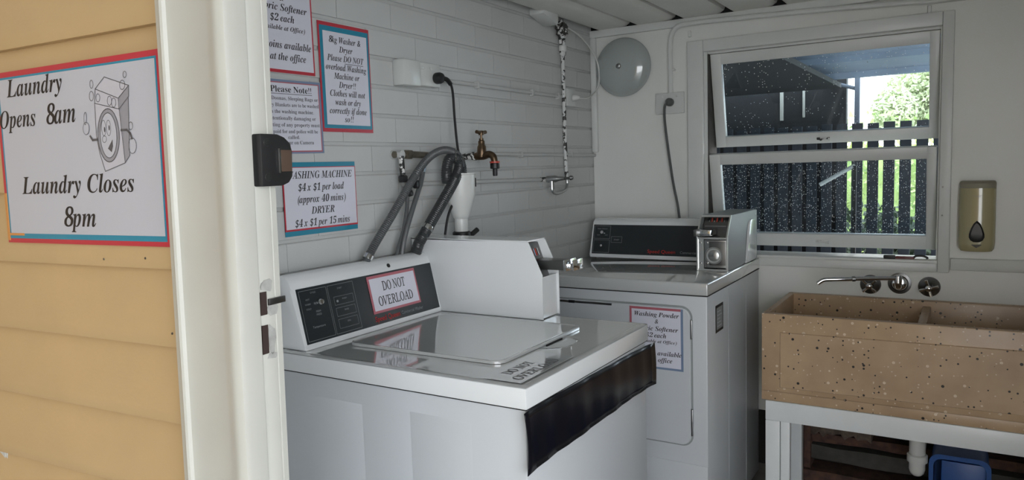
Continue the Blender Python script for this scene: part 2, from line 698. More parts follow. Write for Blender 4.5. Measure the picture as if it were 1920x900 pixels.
# --- back wall with window opening
OX0, OX1, OZ0, OZ1 = 0.532, 1.416, 1.05, 1.918
WB = MB()
WB.box(-0.0, OX0, 0.0, 0.12, 0.38, 2.064)
WB.box(OX1, 2.6, 0.0, 0.12, 0.38, 2.064)
WB.box(OX0, OX1, 0.0, 0.12, 0.38, OZ0)
WB.box(OX0, OX1, 0.0, 0.12, OZ1, 2.064)
wb = struct(WB.build('wall_back', M_wallp), 'white painted sheet wall with the window')
# underfloor framing behind the sink, below the lining
plabel(MB().box(-0.0, 2.6, 0.10, 0.12, 0.0, 0.38).build('wall_backing', M_darkwall, wb), 'dark unlined gap under the wall sheet')


def rough_plank(x0, x1, y0, y1, z0, z1, m, name='plank', seed=1, amp=0.004):
    rnd = random.Random(seed)
    bm = bmesh.new()
    n = 14
    rings = []
    for i in range(n + 1):
        x = x0 + (x1 - x0) * i / n
        rings.append([bm.verts.new((x, yy + rnd.uniform(-amp, amp), zz + rnd.uniform(-amp, amp))) for yy, zz in ((y0, z0), (y0, z1), (y1, z1), (y1, z0))])
    for A, B in zip(rings, rings[1:]):
        for k in range(4):
            bm.faces.new((A[k], B[k], B[(k + 1) % 4], A[(k + 1) % 4]))
    bm.faces.new(rings[0])
    bm.faces.new(rings[-1][::-1])
    return link_bm(bm, name, m, wb)


plabel(rough_plank(0.97, 1.2, 0.0, 0.09, 0.31, 0.40, M_stone, 'rubble', 3, 0.010), 'rough brown rubble')
rough_plank(0.97, 2.5, 0.03, 0.09, 0.268, 0.305, M_wood_r, seed=4)
rough_plank(0.97, 2.5, 0.01, 0.09, 0.197, 0.255, M_wood_g, seed=5)
rough_plank(0.94, 2.5, -0.035, 0.09, 0.115, 0.163, M_wood_r, seed=6)
MB().box(0.945, 0.972, -0.01, 0.09, 0.10, 0.40, 0.003).build('stud', M_wood_r, wb)
MB().box(1.78, 1.84, 0.0, 0.09, 0.10, 0.40, 0.003).build('stud', M_wood_g, wb)

# --- right wall (out of frame)
struct(MB().box(2.6, 2.72, -2.5, 0.12, 0.0, 2.2).build('wall_right', M_wallp), 'white wall on the right of the room')

# --- ceiling boards with open laps
cb = struct(MB().box(-0.13, 2.72, -2.6, 0.14, ZC + 0.034, ZC + 0.06).box(-0.13, 2.72, 0.001, 0.14, 2.065, ZC + 0.034).build('ceiling', M_dark), 'white painted board ceiling')
x = 0.012 - 0.213
k = 0
while x < 2.6:
    x0, x1 = max(x, 0.036), min(x + 0.213, 2.6)
    if x1 - x0 > 0.1:
        # board section: flat with one edge rolled up so that a dark slot shows at the joint
        prof = [(x0 + 0.0, ZC + 0.022), (x0 + 0.004, ZC + 0.006), (x0 + 0.010, ZC + 0.001), (x0 + 0.02, ZC), (x1 - 0.075, ZC + 0.001), (x1 - 0.050, ZC + 0.006),
                (x1 - 0.034, ZC + 0.016), (x1 - 0.028, ZC + 0.033), (x0, ZC + 0.033)]
        MB().prism(prof, 1, -2.42, 0.0).build('ceiling_board', M_ceil, cb)
    x += 0.213
    k += 1

# --- trims of the back wall
t1 = struct(MB().box(0.0, 2.6, -0.018, 0.0, 2.036, ZC + 0.0005, 0.002).build('trim_1', M_trim), 'white cornice strip under the ceiling')
t2 = struct(MB().box(0.001, 0.030, -0.022, 0.0, 1.512, 2.036, 0.006).build('trim_2', M_trim), 'white corner bead between brick and sheet wall')
t3 = struct(MB().box(1.458, 2.6, -0.014, 0.0, 1.020, 1.064, 0.003).build('trim_3', M_trim), 'white rail right of the window casing')

# ================================================================== WINDOW
win = bpy.data.objects.new('window_1', None)
COL.objects.link(win)
place(win, Vector((0.974, 0, 1.05)), None)
struct(win, 'window with two white awning sashes propped open')
MB().box(0.462, OX0, -0.022, 0.0, 1.010, 1.968, 0.004).build('casing', M_trim, win)
MB().box(OX1, 1.454, -0.022, 0.0, 1.010, 1.968, 0.004).build('casing', M_trim, win)
MB().box(OX0, OX1, -0.022, 0.0, OZ1, 1.968, 0.004).build('casing', M_trim, win)
MB().box(OX0, OX1, -0.018, 0.0, 1.010, 1.048, 0.004).build('apron', M_trim, win)
MB().box(OX0, OX1, -0.026, 0.125, 1.044, 1.056, 0.003).build('sill', M_trim, win)
# linings
MB().box(OX0, OX0 + 0.012, 0.0, 0.12, OZ0 + 0.006, OZ1).build('lining', M_trim, win)
MB().box(OX1 - 0.006, OX1, 0.0, 0.12, OZ0 + 0.006, OZ1).build('lining', M_trim, win)
MB().box(OX0 + 0.012, OX1 - 0.006, 0.012, 0.12, OZ1 - 0.008, OZ1).build('lining', M_trim, win)


MB().box(OX0 + 0.012, OX0 + 0.016, 0.004, 0.12, OZ0 + 0.006, OZ1 - 0.008).build('weathered_stop', M_wood_g, win)  # added dark strip painting the shaded gap beside the sashes


def sash(x0, x1, zt, zb, stl, str_, rt, rb, tilt, y0, glass):
    """zt/zb top and bottom, hinged at top, bottom swings out (+y)"""
    h = zt - zb
    M = Matrix.Translation((0, y0, zt)) @ Matrix.Rotation(tilt, 4, 'X')
    b = MB(M)
    d = 0.032
    b.box(x0, x0 + stl, 0, d, -h, 0, 0.003)
    b.box(x1 - str_, x1, 0, d, -h, 0, 0.003)
    b.box(x0 + stl - 0.002, x1 - str_ + 0.002, 0.0005, d, -rt, 0, 0.003)
    b.box(x0 + stl - 0.002, x1 - str_ + 0.002, 0.0005, d, -h, -h + rb, 0.003)
    s = b.build('sash', M_trim, win)
    g = MB(M)
    g.box(x0 + stl - 0.003, x1 - str_ + 0.003, 0.014, 0.018, -h + rb - 0.003, -rt + 0.003)
    g.build('pane', glass, s)
    return s, M


s1, MS1 = sash(0.552, 1.408, 1.907, 1.502, 0.044, 0.034, 0.046, 0.046, math.radians(12.5), 0.012, M_glass_u)
s2, MS2 = sash(0.545, 1.406, 1.480, 1.072, 0.048, 0.034, 0.046, 0.055, math.radians(12.5), 0.006, M_glass_l)


def latch(M, x, z, parent, m):
    b = MB(M)
    b.box(x - 0.025, x + 0.025, -0.004, 0.0, z - 0.006, z + 0.006, 0.002)
    b.lathe([(0.007, 0), (0.007, 0.006), (0.003, 0.008)], (x - 0.008, -0.004, z), (0, -1, 0), 12)
    b.tube([(x - 0.008, -0.010, z), (x + 0.028, -0.014, z - 0.006)], 0.003, 8)
    return plabel(b.build('latch', m, parent), 'sash latch on the bottom rail')


latch(MS1, 0.995, -0.385, s1, M_pipe)
latch(MS2, 0.995, -0.383, s2, M_trim)
# screw heads on the right casing
for z in (1.33, 1.225):
    MB().lathe([(0.003, 0), (0.0025, 0.001), (0, 0.0012)], (1.428, -0.022, z), (0, -1, 0), 10).build('screw', M_steeld, win)

# ================================================================== FRONT WALL (cladding, door frame)
LEAN = 0.022
sh = Matrix.Identity(4)
sh[0][2] = LEAN
MF = Matrix.Translation((0.674, -2.539, 0)) @ Matrix.Rotation(math.radians(4.355), 4, 'Z') @ Matrix.Translation((-LEAN * 1.366, 0, 0)) @ sh
wf = struct(MB(MF).box(-2.2, -0.03, 0.036, 0.072, 0.0, 2.35).build('wall_front', M_trim), 'outside wall with ochre weatherboards')
zl = 1.678
k = -5
while zl - k * 0.1195 > 0.06:
    zz = zl - k * 0.1195
    # bevel siding section: thick lower lip, thin top tucked under the next board
    prof = [(0.020, zz + 0.003), (0.0215, zz), (0.036, zz), (0.036, zz + 0.1185), (0.0335, zz + 0.1195), (0.0225, zz + 0.05), (0.0202, zz + 0.02)]
    MB(MF).prism(prof, 0, -2.2, -0.03).build('weatherboard', M_clad, wf)
    k += 1
# small nail holes
for lx, z in ((-0.22, 1.335), (-0.125 - 0.045, 1.222), (-0.32, 1.331)):
    MB(MF).lathe([(0.0022, 0), (0.0018, 0.001), (0, 0.001)], (lx, 0.0205, z), (0, -1, 0), 8).build('nail', M_steeld, wf)

# added roof over the patio, blocks high sky light (out of frame)
struct(MB().box(-4, 3.0, -6.0, -2.45, 2.36, 2.42).build('veranda_roof', M_ceil), 'added roof over the patio blocking high sky light')
struct(MB(MF).box(1.56, 2.6, 0.0, 0.09, 0.0, 2.4).build('wall_front_return', M_trim), 'front wall right of the doorway')
struct(MB().box(-2.2, 2.0, -6.1, -6.0, 0.06, 2.9).build('wall_sky_blocker_front', M_clad), 'added wall opposite the door blocking sky light')  # unseen wall added to block sky light from straight ahead
struct(MB().box(-2.3, -2.2, -6.0, -2.6, 0.06, 2.36).build('wall_sky_blocker_left', M_clad), 'added wall on the left of the patio blocking sky light')  # unseen wall added to cut the sky light on the cladding

dr = bpy.data.objects.new('door_1', None)
COL.objects.link(dr)
place(dr, Vector((0.674, -2.539, 0.06)), None)
struct(dr, 'white painted doorway frame with lock keeper')
# architrave: outer bead, flat field, rounded inner nose (section in lx, ly)
prof = [(-0.142, 0.034), (-0.142, 0.006), (-0.139, 0.002), (-0.130, -0.0005), (-0.1255, -0.002), (-0.123, -0.0045), (-0.119, -0.003), (-0.117, 0.002), (-0.105, 0.004),
        (-0.040, 0.002), (-0.030, -0.0005), (-0.020, -0.005), (-0.011, -0.005), (-0.003, -0.001), (0.0, 0.006), (0.0, 0.034)]
bmA = MB(MF)
bmA.prism(prof, 2, 0.06, 2.06)
bmA.build('architrave', M_frame, dr)
prof = [(-0.04, 0.034), (-0.001, 0.034), (-0.0045, 0.036), (-0.0055, 0.040), (-0.003, 0.044), (-0.003, 0.0645), (-0.0052, 0.066), (-0.003, 0.0675), (-0.003, 0.077), (-0.006, 0.080), (-0.04, 0.080)]
MB(MF).prism(prof, 2, 0.06, 2.06).build('jamb', M_frame, dr)
# right jamb and head, out of frame
MB(MF).box(1.50, 1.56, 0.0, 0.09, 0.06, 2.06, 0.004).build('jamb', M_frame, dr)
MB(MF).box(0.0, 1.50, 0.0, 0.09, 2.03, 2.06, 0.004).build('door_head', M_frame, dr)
# lock keeper (black) with bronze insert
kp = [(0.040, 1.439), (0.040, 1.512), (0.073, 1.512), (0.086, 1.508), (0.098, 1.499), (0.0995, 1.488), (0.0995, 1.452), (0.092, 1.443), (0.080, 1.439)]
lk = plabel(MB(MF).prism(kp, 0, -0.010, 0.010, 0.002).build('lock_keeper', M_rubber, dr), 'black lock keeper screwed to the jamb')
MB(MF).box(0.0095, 0.0115, 0.076, 0.0975, 1.459, 1.490, 0.001).build('keeper_insert', M_latch_g, lk)
MB(MF).box(0.0095, 0.0135, 0.0705, 0.0745, 1.457, 1.492, 0.001).build('keeper_edge', M_steeld, lk)
for z in (1.500, 1.452):
    MB(MF).lathe([(0.0062, 0), (0.0055, 0.0012), (0.0018, 0.0012), (0.0018, 0.0006), (0, 0.0006)], (0.0095, 0.0515, z), (1, 0, 0), 16).build('screw', M_black_pl, lk)
# strike mortices, exposed timber patches
for z0, z1 in ((1.2565, 1.2897), (1.200, 1.2415)):
    MB(MF).box(-0.003, -0.0018, 0.0375, 0.049, z0, z1).build('mortice', M_brown, dr)


def patch(ly0, ly1, z0, z1, seed, m=None):
    rnd = random.Random(seed)
    n = 12
    pts = []
    for i in range(n):
        a = 2 * math.pi * i / n
        r = rnd.uniform(0.75, 1.15)
        pts.append(((ly0 + ly1) / 2 + (ly1 - ly0) / 2 * r * math.cos(a), (z0 + z1) / 2 + (z1 - z0) / 2 * r * math.sin(a)))
    MB(MF).prism(pts, 0, -0.004, -0.0022).build('paint_chip', m or M_g1x, dr)


M_g1x = mat('bare_filler', (0.42, 0.42, 0.40), 0.7, noise=0.3, nscale=60)
patch(0.040, 0.062, 1.288, 1.308, 1)
patch(0.049, 0.063, 1.196, 1.243, 2)
patch(0.045, 0.066, 1.190, 1.200, 3)
patch(0.050, 0.072, 1.252, 1.276, 4)
MB(MF).box(-0.0035, 0.001, 0.051, 0.083, 1.269, 1.2785, 0.001).build('strike_bar', M_steeld, dr)
MB(MF).lathe([(0.003, 0), (0.002, 0.001), (0, 0.0012)], (-0.002, -0.0005 + 0.024, 1.40), (1, 0, 0), 10).build('paint_drip', M_frame, dr)

# ================================================================== OUTDOOR SIGN
FS = MF.to_3x3()
O_s = MF @ Vector((-0.575, 0.0185, 1.3536))


def fr_sign(u, v, n=0.0):
    return MF @ Vector((-0.575 + u, 0.0192 - n, 1.3536 + v))


SW, SH = 0.416, 0.287
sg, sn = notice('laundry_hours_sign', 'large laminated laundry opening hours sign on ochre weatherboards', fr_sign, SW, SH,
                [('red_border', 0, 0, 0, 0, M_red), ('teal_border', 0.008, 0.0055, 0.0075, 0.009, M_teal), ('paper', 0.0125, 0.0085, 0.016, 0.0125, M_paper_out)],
                [('Laundry', 'bi', 0.575 - 0.4625, 0.2450, 0.042, 0.153), ('Opens', 'bi', 0.575 - 0.5165, 0.1945, 0.042, 0.105), ('8am', 'bi', 0.575 - 0.398, 0.1945, 0.046, 0.082),
                 ('Laundry Closes', 'bi', 0.575 - 0.3725, 0.0830, 0.042, 0.290), ('8pm', 'bi', 0.575 - 0.369, 0.0290, 0.045, 0.088)])
bm = bmesh.new()
slab(fr_sign, 0.002, 0.0075, 0.004, 0.085, 0.0008, 0.0028, bm)
slab(fr_sign, 0.0085, 0.050, 0.0125, 0.0165, 0.0008, 0.0028, bm)
link_bm(bm, 'orange_corner', M_orange, sg)

# cartoon of a front loader, printed in greys
CX, CY, CSX, CSY = 0.303, 0.189, 0.000215, 0.000182   # centre and scale of the drawing (units: px of a 758x900 sketch)


def cp(x, y):
    return (CX + (x - 400) * CSX * 1.0, CY - (y - 480) * CSY * 1.05 + (x - 400) * CSX * 0.10)


def cpl(*pts):
    return [cp(x, y) for x, y in pts]


n1 = sn + 0.0003
bm = bmesh.new()
poly_flat(bm, fr_sign, cpl((228, 300), (495, 395), (520, 820), (295, 855), (245, 700)), n1)
poly_flat(bm, fr_sign, cpl((245, 190), (355, 118), (612, 235), (492, 310)), n1)
poly_flat(bm, fr_sign, cpl((245, 190), (492, 310), (492, 395), (230, 298)), n1)
flat_link(bm, 'drawing_body', M_g1, sg)
bm = bmesh.new()
poly_flat(bm, fr_sign, cpl((495, 395), (600, 320), (575, 770), (520, 820)), n1)
poly_flat(bm, fr_sign, cpl((492, 310), (612, 235), (605, 318), (492, 395)), n1)
poly_flat(bm, fr_sign, [cp(*q) for q in ell(358, 578, 118, 208, 28, tilt=0)], n1 + 0.0002)
flat_link(bm, 'drawing_shade', M_g2, sg)
bm = bmesh.new()
poly_flat(bm, fr_sign, [cp(*q) for q in ell(358, 578, 92, 178, 28)], n1 + 0.0004)
for cx_, cy_, rx_, ry_ in ((110, 480, 36, 50), (610, 700, 42, 60)):
    poly_flat(bm, fr_sign, [cp(*q) for q in ell(cx_, cy_, rx_, ry_, 18)], n1 + 0.0002)
poly_flat(bm, fr_sign, [cp(*q) for q in ell(108, 400, 15, 50, 12, tilt=0.1)], n1 + 0.0002)
flat_link(bm, 'drawing_light', M_paper_out, sg)
bm = bmesh.new()
n2 = n1 + 0.0006
stroke(bm, fr_sign, cpl((228, 300), (495, 395), (520, 820), (295, 855), (245, 700), (222, 560), (228, 300)), 0.0011, n2)
stroke(bm, fr_sign, cpl((245, 190), (355, 118), (612, 235), (492, 310), (245, 190), (230, 298)), 0.0012, n2)
stroke(bm, fr_sign, cpl((492, 310), (492, 395), (605, 318), (612, 235)), 0.0011, n2)
stroke(bm, fr_sign, cpl((600, 320), (575, 770), (520, 820)), 0.0011, n2)
stroke(bm, fr_sign, [cp(*q) for q in ell(358, 578, 120, 210, 30)], 0.0014, n2, True)
stroke(bm, fr_sign, [cp(*q) for q in ell(358, 578, 92, 178, 30)], 0.0012, n2, True)
for q in ((270, 265, 22, 32), (395, 312, 24, 36), (440, 335, 24, 36), (207, 145, 18, 32), (197, 237, 24, 38), (545, 218, 28, 36), (578, 145, 18, 24), (606, 545, 22, 30)):
    stroke(bm, fr_sign, [cp(*w) for w in ell(*q, 14)], 0.0009, n2, True)
stroke(bm, fr_sign, cpl((150, 548), (175, 585), (232, 590)), 0.0036, n2)
stroke(bm, fr_sign, cpl((500, 560), (560, 568), (595, 600), (612, 645)), 0.0036, n2)
for cx_, cy_, rx_, ry_ in ((110, 480, 36, 50), (610, 700, 42, 60)):
    stroke(bm, fr_sign, [cp(*q) for q in ell(cx_, cy_, rx_, ry_, 18)], 0.0009, n2, True)
stroke(bm, fr_sign, [cp(*q) for q in ell(108, 400, 15, 50, 12, tilt=0.1)], 0.0009, n2, True)
for q in ((310, 510, 24, 62), (365, 520, 24, 62)):     # eyes
    stroke(bm, fr_sign, [cp(*w) for w in ell(*q, 16)], 0.0008, n2, True)
for q in ((320, 525, 8, 22), (372, 520, 8, 22)):
    poly_flat(bm, fr_sign, [cp(*w) for w in ell(*q, 10)], n2)
stroke(bm, fr_sign, [cp(*w) for w in ell(310, 600, 24, 26, 14)], 0.0008, n2, True)
poly_flat(bm, fr_sign, cpl((342, 680), (400, 615), (400, 670), (382, 715)), n2)
flat_link(bm, 'drawing_lines', M_g3, sg)

# ================================================================== NOTICES ON THE BRICK WALL


def fr_left(y0, z0, tilt=0.0):
    return frame_fn((0.0022, y0, z0), (0, math.cos(tilt), math.sin(tilt)), (0, -math.sin(tilt), math.cos(tilt)))


# top left: washing powder notice (portrait)
W1, H1 = 0.205, 0.295
notice('powder_price_notice', 'red edged washing powder price notice, topmost on the brick wall', fr_left(-1.941, 1.716, 0.005), W1, H1,
       [('red_border', 0, 0, 0, 0, M_red), ('paper', 0.004, 0.005, 0.008, 0.008, M_paper)],
       [('Washing Powder', 'bi', 0.102, 0.206, 0.026, 0.178), ('&', 'bi', 0.102, 0.182, 0.024, None), ('Fabric Softener', 'bi', 0.102, 0.157, 0.026, 0.170),
        ('$2 each', 'bi', 0.102, 0.130, 0.026, 0.082), ('(available at Office)', 'bi', 0.102, 0.108, 0.017, 0.150),
        ('$1 coins available', 'bi', 0.102, 0.062, 0.027, 0.186), ('at the office', 'bi', 0.115, 0.032, 0.027, 0.120)])
# blue and red bordered portrait notice
W2, H2 = 0.201, 0.299
notice('overload_warning_notice', 'portrait washer and dryer overload notice with wide teal and red border', fr_left(-1.719, 1.5695), W2, H2,
       [('red_border', 0, 0, 0, 0, M_red), ('teal_border', 0.006, 0.004, 0.010, 0.010, M_teal), ('paper', 0.017, 0.012, 0.020, 0.024, M_paper)],
       [('8kg Washer &', 'bi', 0.100, 0.246, 0.025, 0.125), ('Dryer', 'bi', 0.103, 0.221, 0.025, 0.052), ('Please DO NOT', 'bi', 0.101, 0.196, 0.025, 0.142),
        ('overload Washing', 'bi', 0.102, 0.171, 0.025, 0.160), ('Machine or', 'bi', 0.102, 0.147, 0.025, 0.100), ('Dryer!!', 'bi', 0.102, 0.123, 0.025, 0.066),
        ('Clothes will not', 'bi', 0.102, 0.099, 0.025, 0.140), ('wash or dry', 'bi', 0.102, 0.075, 0.025, 0.102), ('correctly if done', 'bi', 0.102, 0.051, 0.025, 0.148),
        ('so!!', 'bi', 0.102, 0.028, 0.025, 0.034)], underline=[(0.095, 0.170, 0.1905, 0.0014)])
# please note
W3, H3 = 0.215, 0.190
notice('please_note_notice', 'small print please note notice partly behind the lock keeper', fr_left(-1.934, 1.508, 0.012), W3, H3,
       [('slate_border', 0, 0, 0, 0, M_blueb), ('pink_border', 0.006, 0.006, 0.004, 0.006, M_pink), ('paper', 0.010, 0.010, 0.0075, 0.009, M_paper)],
       [('Please Note!!', 'b', 0.112, 0.158, 0.023, 0.140),
        ('No Doonas, Sleeping Bags or', 'b', 0.112, 0.138, 0.0135, 0.180, M_inkg), ('Heavy Blankets are to be washed', 'b', 0.110, 0.121, 0.0135, 0.188, M_inkg),
        ('in the washing machine.', 'b', 0.110, 0.104, 0.0135, 0.150, M_inkg), ('Intentionally damaging or', 'b', 0.110, 0.087, 0.0135, 0.160, M_inkg),
        ('cheating of any property must', 'b', 0.108, 0.070, 0.0135, 0.190, M_inkg), ('be paid for and police will be', 'b', 0.110, 0.053, 0.0135, 0.170, M_inkg),
        ('called.', 'b', 0.110, 0.038, 0.0135, 0.040, M_inkg), ('Smile your on Camera', 'b', 0.108, 0.024, 0.0135, 0.140, M_inkg)],
       underline=[(0.042, 0.182, 0.153, 0.0012)])
# price notice
W4, H4 = 0.268, 0.194
notice('price_notice', 'washing machine and dryer price notice with blue top and bottom border', fr_left(-1.872, 1.2925, 0.0), W4, H4,
       [('teal_border', 0, 0, 0, 0, M_teal), ('red_border', 0.0, 0.0, 0.013, 0.0125, M_red), ('paper', 0.004, 0.003, 0.018, 0.0145, M_paper)],
       [('WASHING MACHINE', 'bi', 0.134, 0.151, 0.0285, 0.238), ('$4 x $1 per load', 'bi', 0.134, 0.118, 0.0285, 0.170), ('(approx 40 mins)', 'bi', 0.134, 0.086, 0.0285, 0.180),
        ('DRYER', 'bi', 0.136, 0.055, 0.0285, 0.085), ('$4 x $1 per 15 mins', 'bi', 0.134, 0.023, 0.0285, 0.205)])

# ================================================================== POWER BOX, OUTLETS, CONDUITS (left wall)
t = thing('power_outlet', 'white double power outlet beside the notices on the brick wall', 'outlet', (0, -1.30, 1.718))
MB().box(0.0, 0.045, -1.415, -1.330, 1.716, 1.796, 0.006).build('junction_box', M_plastic, t)
pl_ = MB().box(0.0, 0.030, -1.327, -1.212, 1.722, 1.796, 0.004).build('outlet_plate', M_plastic, t)
for y in (-1.305, -1.262):
    MB().box(0.030, 0.0335, y - 0.006, y + 0.006, 1.774, 1.784, 0.001).build('switch', M_plastic, pl_)
t = thing('washer_power_cord', 'black plug and cord hanging from the outlet to the washer', 'cord', (0.05, -1.235, 1.10))
MB().lathe([(0.017, 0), (0.0185, 0.004), (0.0185, 0.018), (0.015, 0.026), (0.008, 0.030), (0, 0.031)], (0.030, -1.237, 1.750), (1, 0, 0), 24).build('plug', M_rubber, t)
MB().tube([(0.052, -1.235, 1.750), (0.060, -1.215, 1.746), (0.060, -1.190, 1.715), (0.052, -1.172, 1.620), (0.055, -1.165, 1.522), (0.068, -1.160, 1.45), (0.066, -1.195, 1.372), (0.062, -1.240, 1.31),
           (0.060, -1.262, 1.243), (0.045, -1.268, 1.15), (0.018, -1.27, 1.05)], 0.0042, 8).build('cord', M_rubber, t)
MB().tube([(0.052, -1.238, 1.750), (0.060, -1.217, 1.745), (0.061, -1.200, 1.732)], 0.0075, 10).build('cord_grip', M_rubber, t)

t = thing('conduit', 'long white conduit from the outlet plate to the painted pipe', 'conduit', (0.01, -0.76, 1.742))
MB().tube([(0.009, -1.212, 1.751), (0.009, -0.30, 1.7505)], 0.0075, 10, smooth=False).build('tube', M_mortar, t)
for y in (-0.97, -0.58, -0.36):
    MB().box(0.0, 0.018, y - 0.006, y + 0.006, 1.738, 1.764, 0.002).build('clip', M_mortar, t)
t = thing('conduit', 'white pipe running from the brass tap to the back corner', 'conduit', (0.01, -0.4, 1.496))
MB().tube([(0.009, -0.99, 1.5065), (0.009, -0.006, 1.4995)], 0.0075, 10, smooth=False).build('tube', M_mortar, t)
for y in (-0.68, -0.25):
    MB().box(0.0, 0.018, y - 0.006, y + 0.006, 1.492, 1.514, 0.002).build('clip', M_mortar, t)
t = thing('conduit', 'lower white pipe between the standpipe and the chrome tap', 'conduit', (0.01, -0.76, 1.396))
MB().tube([(0.009, -1.40, 1.413), (0.009, -0.53, 1.4015)], 0.0075, 10, smooth=False).build('tube', M_mortar, t)

t = thing('small_power_outlet', 'small white power outlet beside the painted pipe with white plug', 'outlet', (0, -0.26, 1.71))
MB().box(0.0, 0.018, -0.290, -0.212, 1.713, 1.789, 0.003).build('outlet_plate', M_plastic, t)
t = thing('white_plug_cord', 'white plug and cord looping up to the ceiling corner', 'cord', (0.04, -0.2, 1.72))
MB().lathe([(0.014, 0), (0.014, 0.012), (0.009, 0.026), (0.005, 0.032), (0, 0.033)], (0.018, -0.240, 1.750), (1, 0.35, 0), 16).build('plug', M_cable_w, t)
MB().tube([(0.045, -0.228, 1.748), (0.06, -0.18, 1.750), (0.055, -0.11, 1.772), (0.055, -0.062, 1.80), (0.058, -0.045, 1.845), (0.058, -0.05, 1.895), (0.050, -0.068, 1.945), (0.04, -0.13, 1.995), (0.03, -0.22, 2.033),
           (0.018, -0.335, 2.052)], 0.0036, 8).build('cord', M_cable_w, t)

# vertical painted pipe
t = thing('painted_water_pipe', 'vertical water pipe with flaking white paint near the corner', 'pipe', (0.02, -0.32, 1.40))
MB().tube([(0.020, -0.318, 1.395), (0.018, -0.322, 1.55), (0.018, -0.322, 1.75), (0.018, -0.324, 1.955)], 0.0085, 12).build('pipe', M_pipe, t)
MB().lathe([(0.016, 0), (0.017, 0.003), (0.017, 0.020), (0.015, 0.024)], (0.019, -0.324, 1.942), (0, 0, 1), 20).build('collar', M_pvc, t)
MB().lathe([(0.014, 0), (0.014, 0.018)], (0.019, -0.324, 1.925), (0, 0, 1), 10).build('nut', M_pipe, t)
MB().tube([(0.016, -0.332, 1.965), (0.014, -0.338, 2.0), (0.013, -0.352, 2.06)], 0.0065, 10).build('pipe', M_pipe, t)
MB().tube([(0.022, -0.318, 1.965), (0.022, -0.316, 2.0), (0.022, -0.30, 2.06)], 0.0065, 10).build('pipe', M_pipe, t)
bm = bmesh.new()
bmesh.ops.create_icosphere(bm, subdivisions=3, radius=1.0)
rnd = random.Random(5)
for v in bm.verts:
    f = 1 + rnd.uniform(-0.22, 0.22)
    v.co = Vector((0.024 + v.co.x * 0.022 * f, -0.335 + v.co.y * 0.036 * f, 2.030 + v.co.z * 0.036 * f))
plabel(link_bm(bm, 'foam_plug', M_foam, t), 'lump of flaking foam around the pipe')

t = thing('ceiling_junction_box', 'white junction box on the brick wall under the ceiling', 'box', (0.03, -0.47, 2.03))
bxm = Matrix.Translation((0.03, -0.502, 2.094)) @ Matrix.Rotation(math.radians(-14), 4, 'X')
MB(bxm).box(-0.03, 0.040, -0.062, 0.066, -0.056, 0.012, 0.010).build('box_body', M_plastic, t)
MB(bxm).box(-0.02, 0.03, -0.074, -0.060, -0.028, 0.015, 0.002).build('cable_entry', M_dark, t)

# ================================================================== TAPS ON THE BRICK WALL


def brass_tap(y, z):
    t = thing('brass_tap', 'aged brass garden tap with black hose connector', 'tap', (0.0, y, z - 0.07))
    plabel(MB().tube([(0.0, y, z), (0.052, y, z)], 0.011, 12, smooth=False).build('wall_stub', M_stub, t), 'stub with flaking white paint')
    MB().lathe([(0.0145, 0.0), (0.0155, 0.004), (0.0155, 0.014), (0.0125, 0.018)], (0.040, y, z), (1, 0, 0), 6).build('nut', M_stub, t)
    b = MB()
    b.tube([(0.052, y, z), (0.085, y, z - 0.001), (0.110, y, z + 0.004), (0.126, y, z - 0.004), (0.132, y, z - 0.024)], 0.0135, 14, taper=0.0115)
    b.lathe([(0.016, -0.008), (0.0165, 0.01), (0.015, 0.028), (0.0115, 0.034), (0.0115, 0.046), (0.008, 0.050), (0.008, 0.056)], (0.080, y, z + 0.004), (0, 0, 1), 18)
    b.build('body', M_brass, t)
    MB().tube([(0.080, y, z + 0.056), (0.080, y, z + 0.078)], 0.0042, 10, smooth=False).build('spindle', M_brass, t)
    b = MB()
    b.tube([(0.080, y - 0.028, z + 0.082), (0.080, y - 0.010, z + 0.080), (0.080, y + 0.010, z + 0.080), (0.080, y + 0.028, z + 0.082)], 0.0062, 10)
    b.lathe([(0.009, -0.007), (0.010, 0), (0.008, 0.008), (0, 0.009)], (0.080, y, z + 0.078), (0, 0, 1), 14)
    b.build('handle', M_brass, t)
    c = MB().lathe([(0.013, 0), (0.0165, 0.002), (0.0165, 0.018), (0.012, 0.02)], (0.132, y, z - 0.046), (0, 0, 1), 16).build('hose_connector', M_rubber, t)
    MB().lathe([(0.0175, 0), (0.0175, 0.006)], (0.132, y, z - 0.026), (0, 0, 1), 20).build('red_ring', M_redpl, c)
    MB().lathe([(0.0075, 0), (0.0085, 0.006), (0.0085, 0.026)], (0.132, y, z - 0.070), (0, 0, 1), 12).build('nozzle', M_rubber, c)
    return t


brass_tap(-1.060, 1.4975)

t = thing('chrome_mini_tap', 'small chrome tap under the painted pipe near the corner', 'tap', (0.0, -0.50, 1.35))
y, z = -0.512, 1.401
plabel(MB().tube([(0.0, y, z), (0.030, y, z)], 0.010, 12, smooth=False).build('wall_stub', M_stub, t), 'stub with flaking paint')
MB().lathe([(0.013, 0), (0.014, 0.006), (0.014, 0.040), (0.010, 0.050), (0.008, 0.075), (0.005, 0.078)], (0.028, y, z), (1, 0.12, 0.03), 18).build('body', M_steel, t)
MB().tube([(0.100, y + 0.008, z + 0.002), (0.135, y + 0.014, z + 0.003)], 0.0055, 10, smooth=False).build('spindle', M_steeld, t)
MB().lathe([(0.008, 0), (0.010, 0.004), (0.007, 0.014), (0, 0.016)], (0.128, y + 0.013, z + 0.003), (1, 0.1, 0.1), 12).build('handle', M_steeld, t)
MB().tube([(0.052, y, z - 0.008), (0.052, y, z - 0.040)], 0.0095, 12, smooth=False).build('outlet', M_chrome, t)
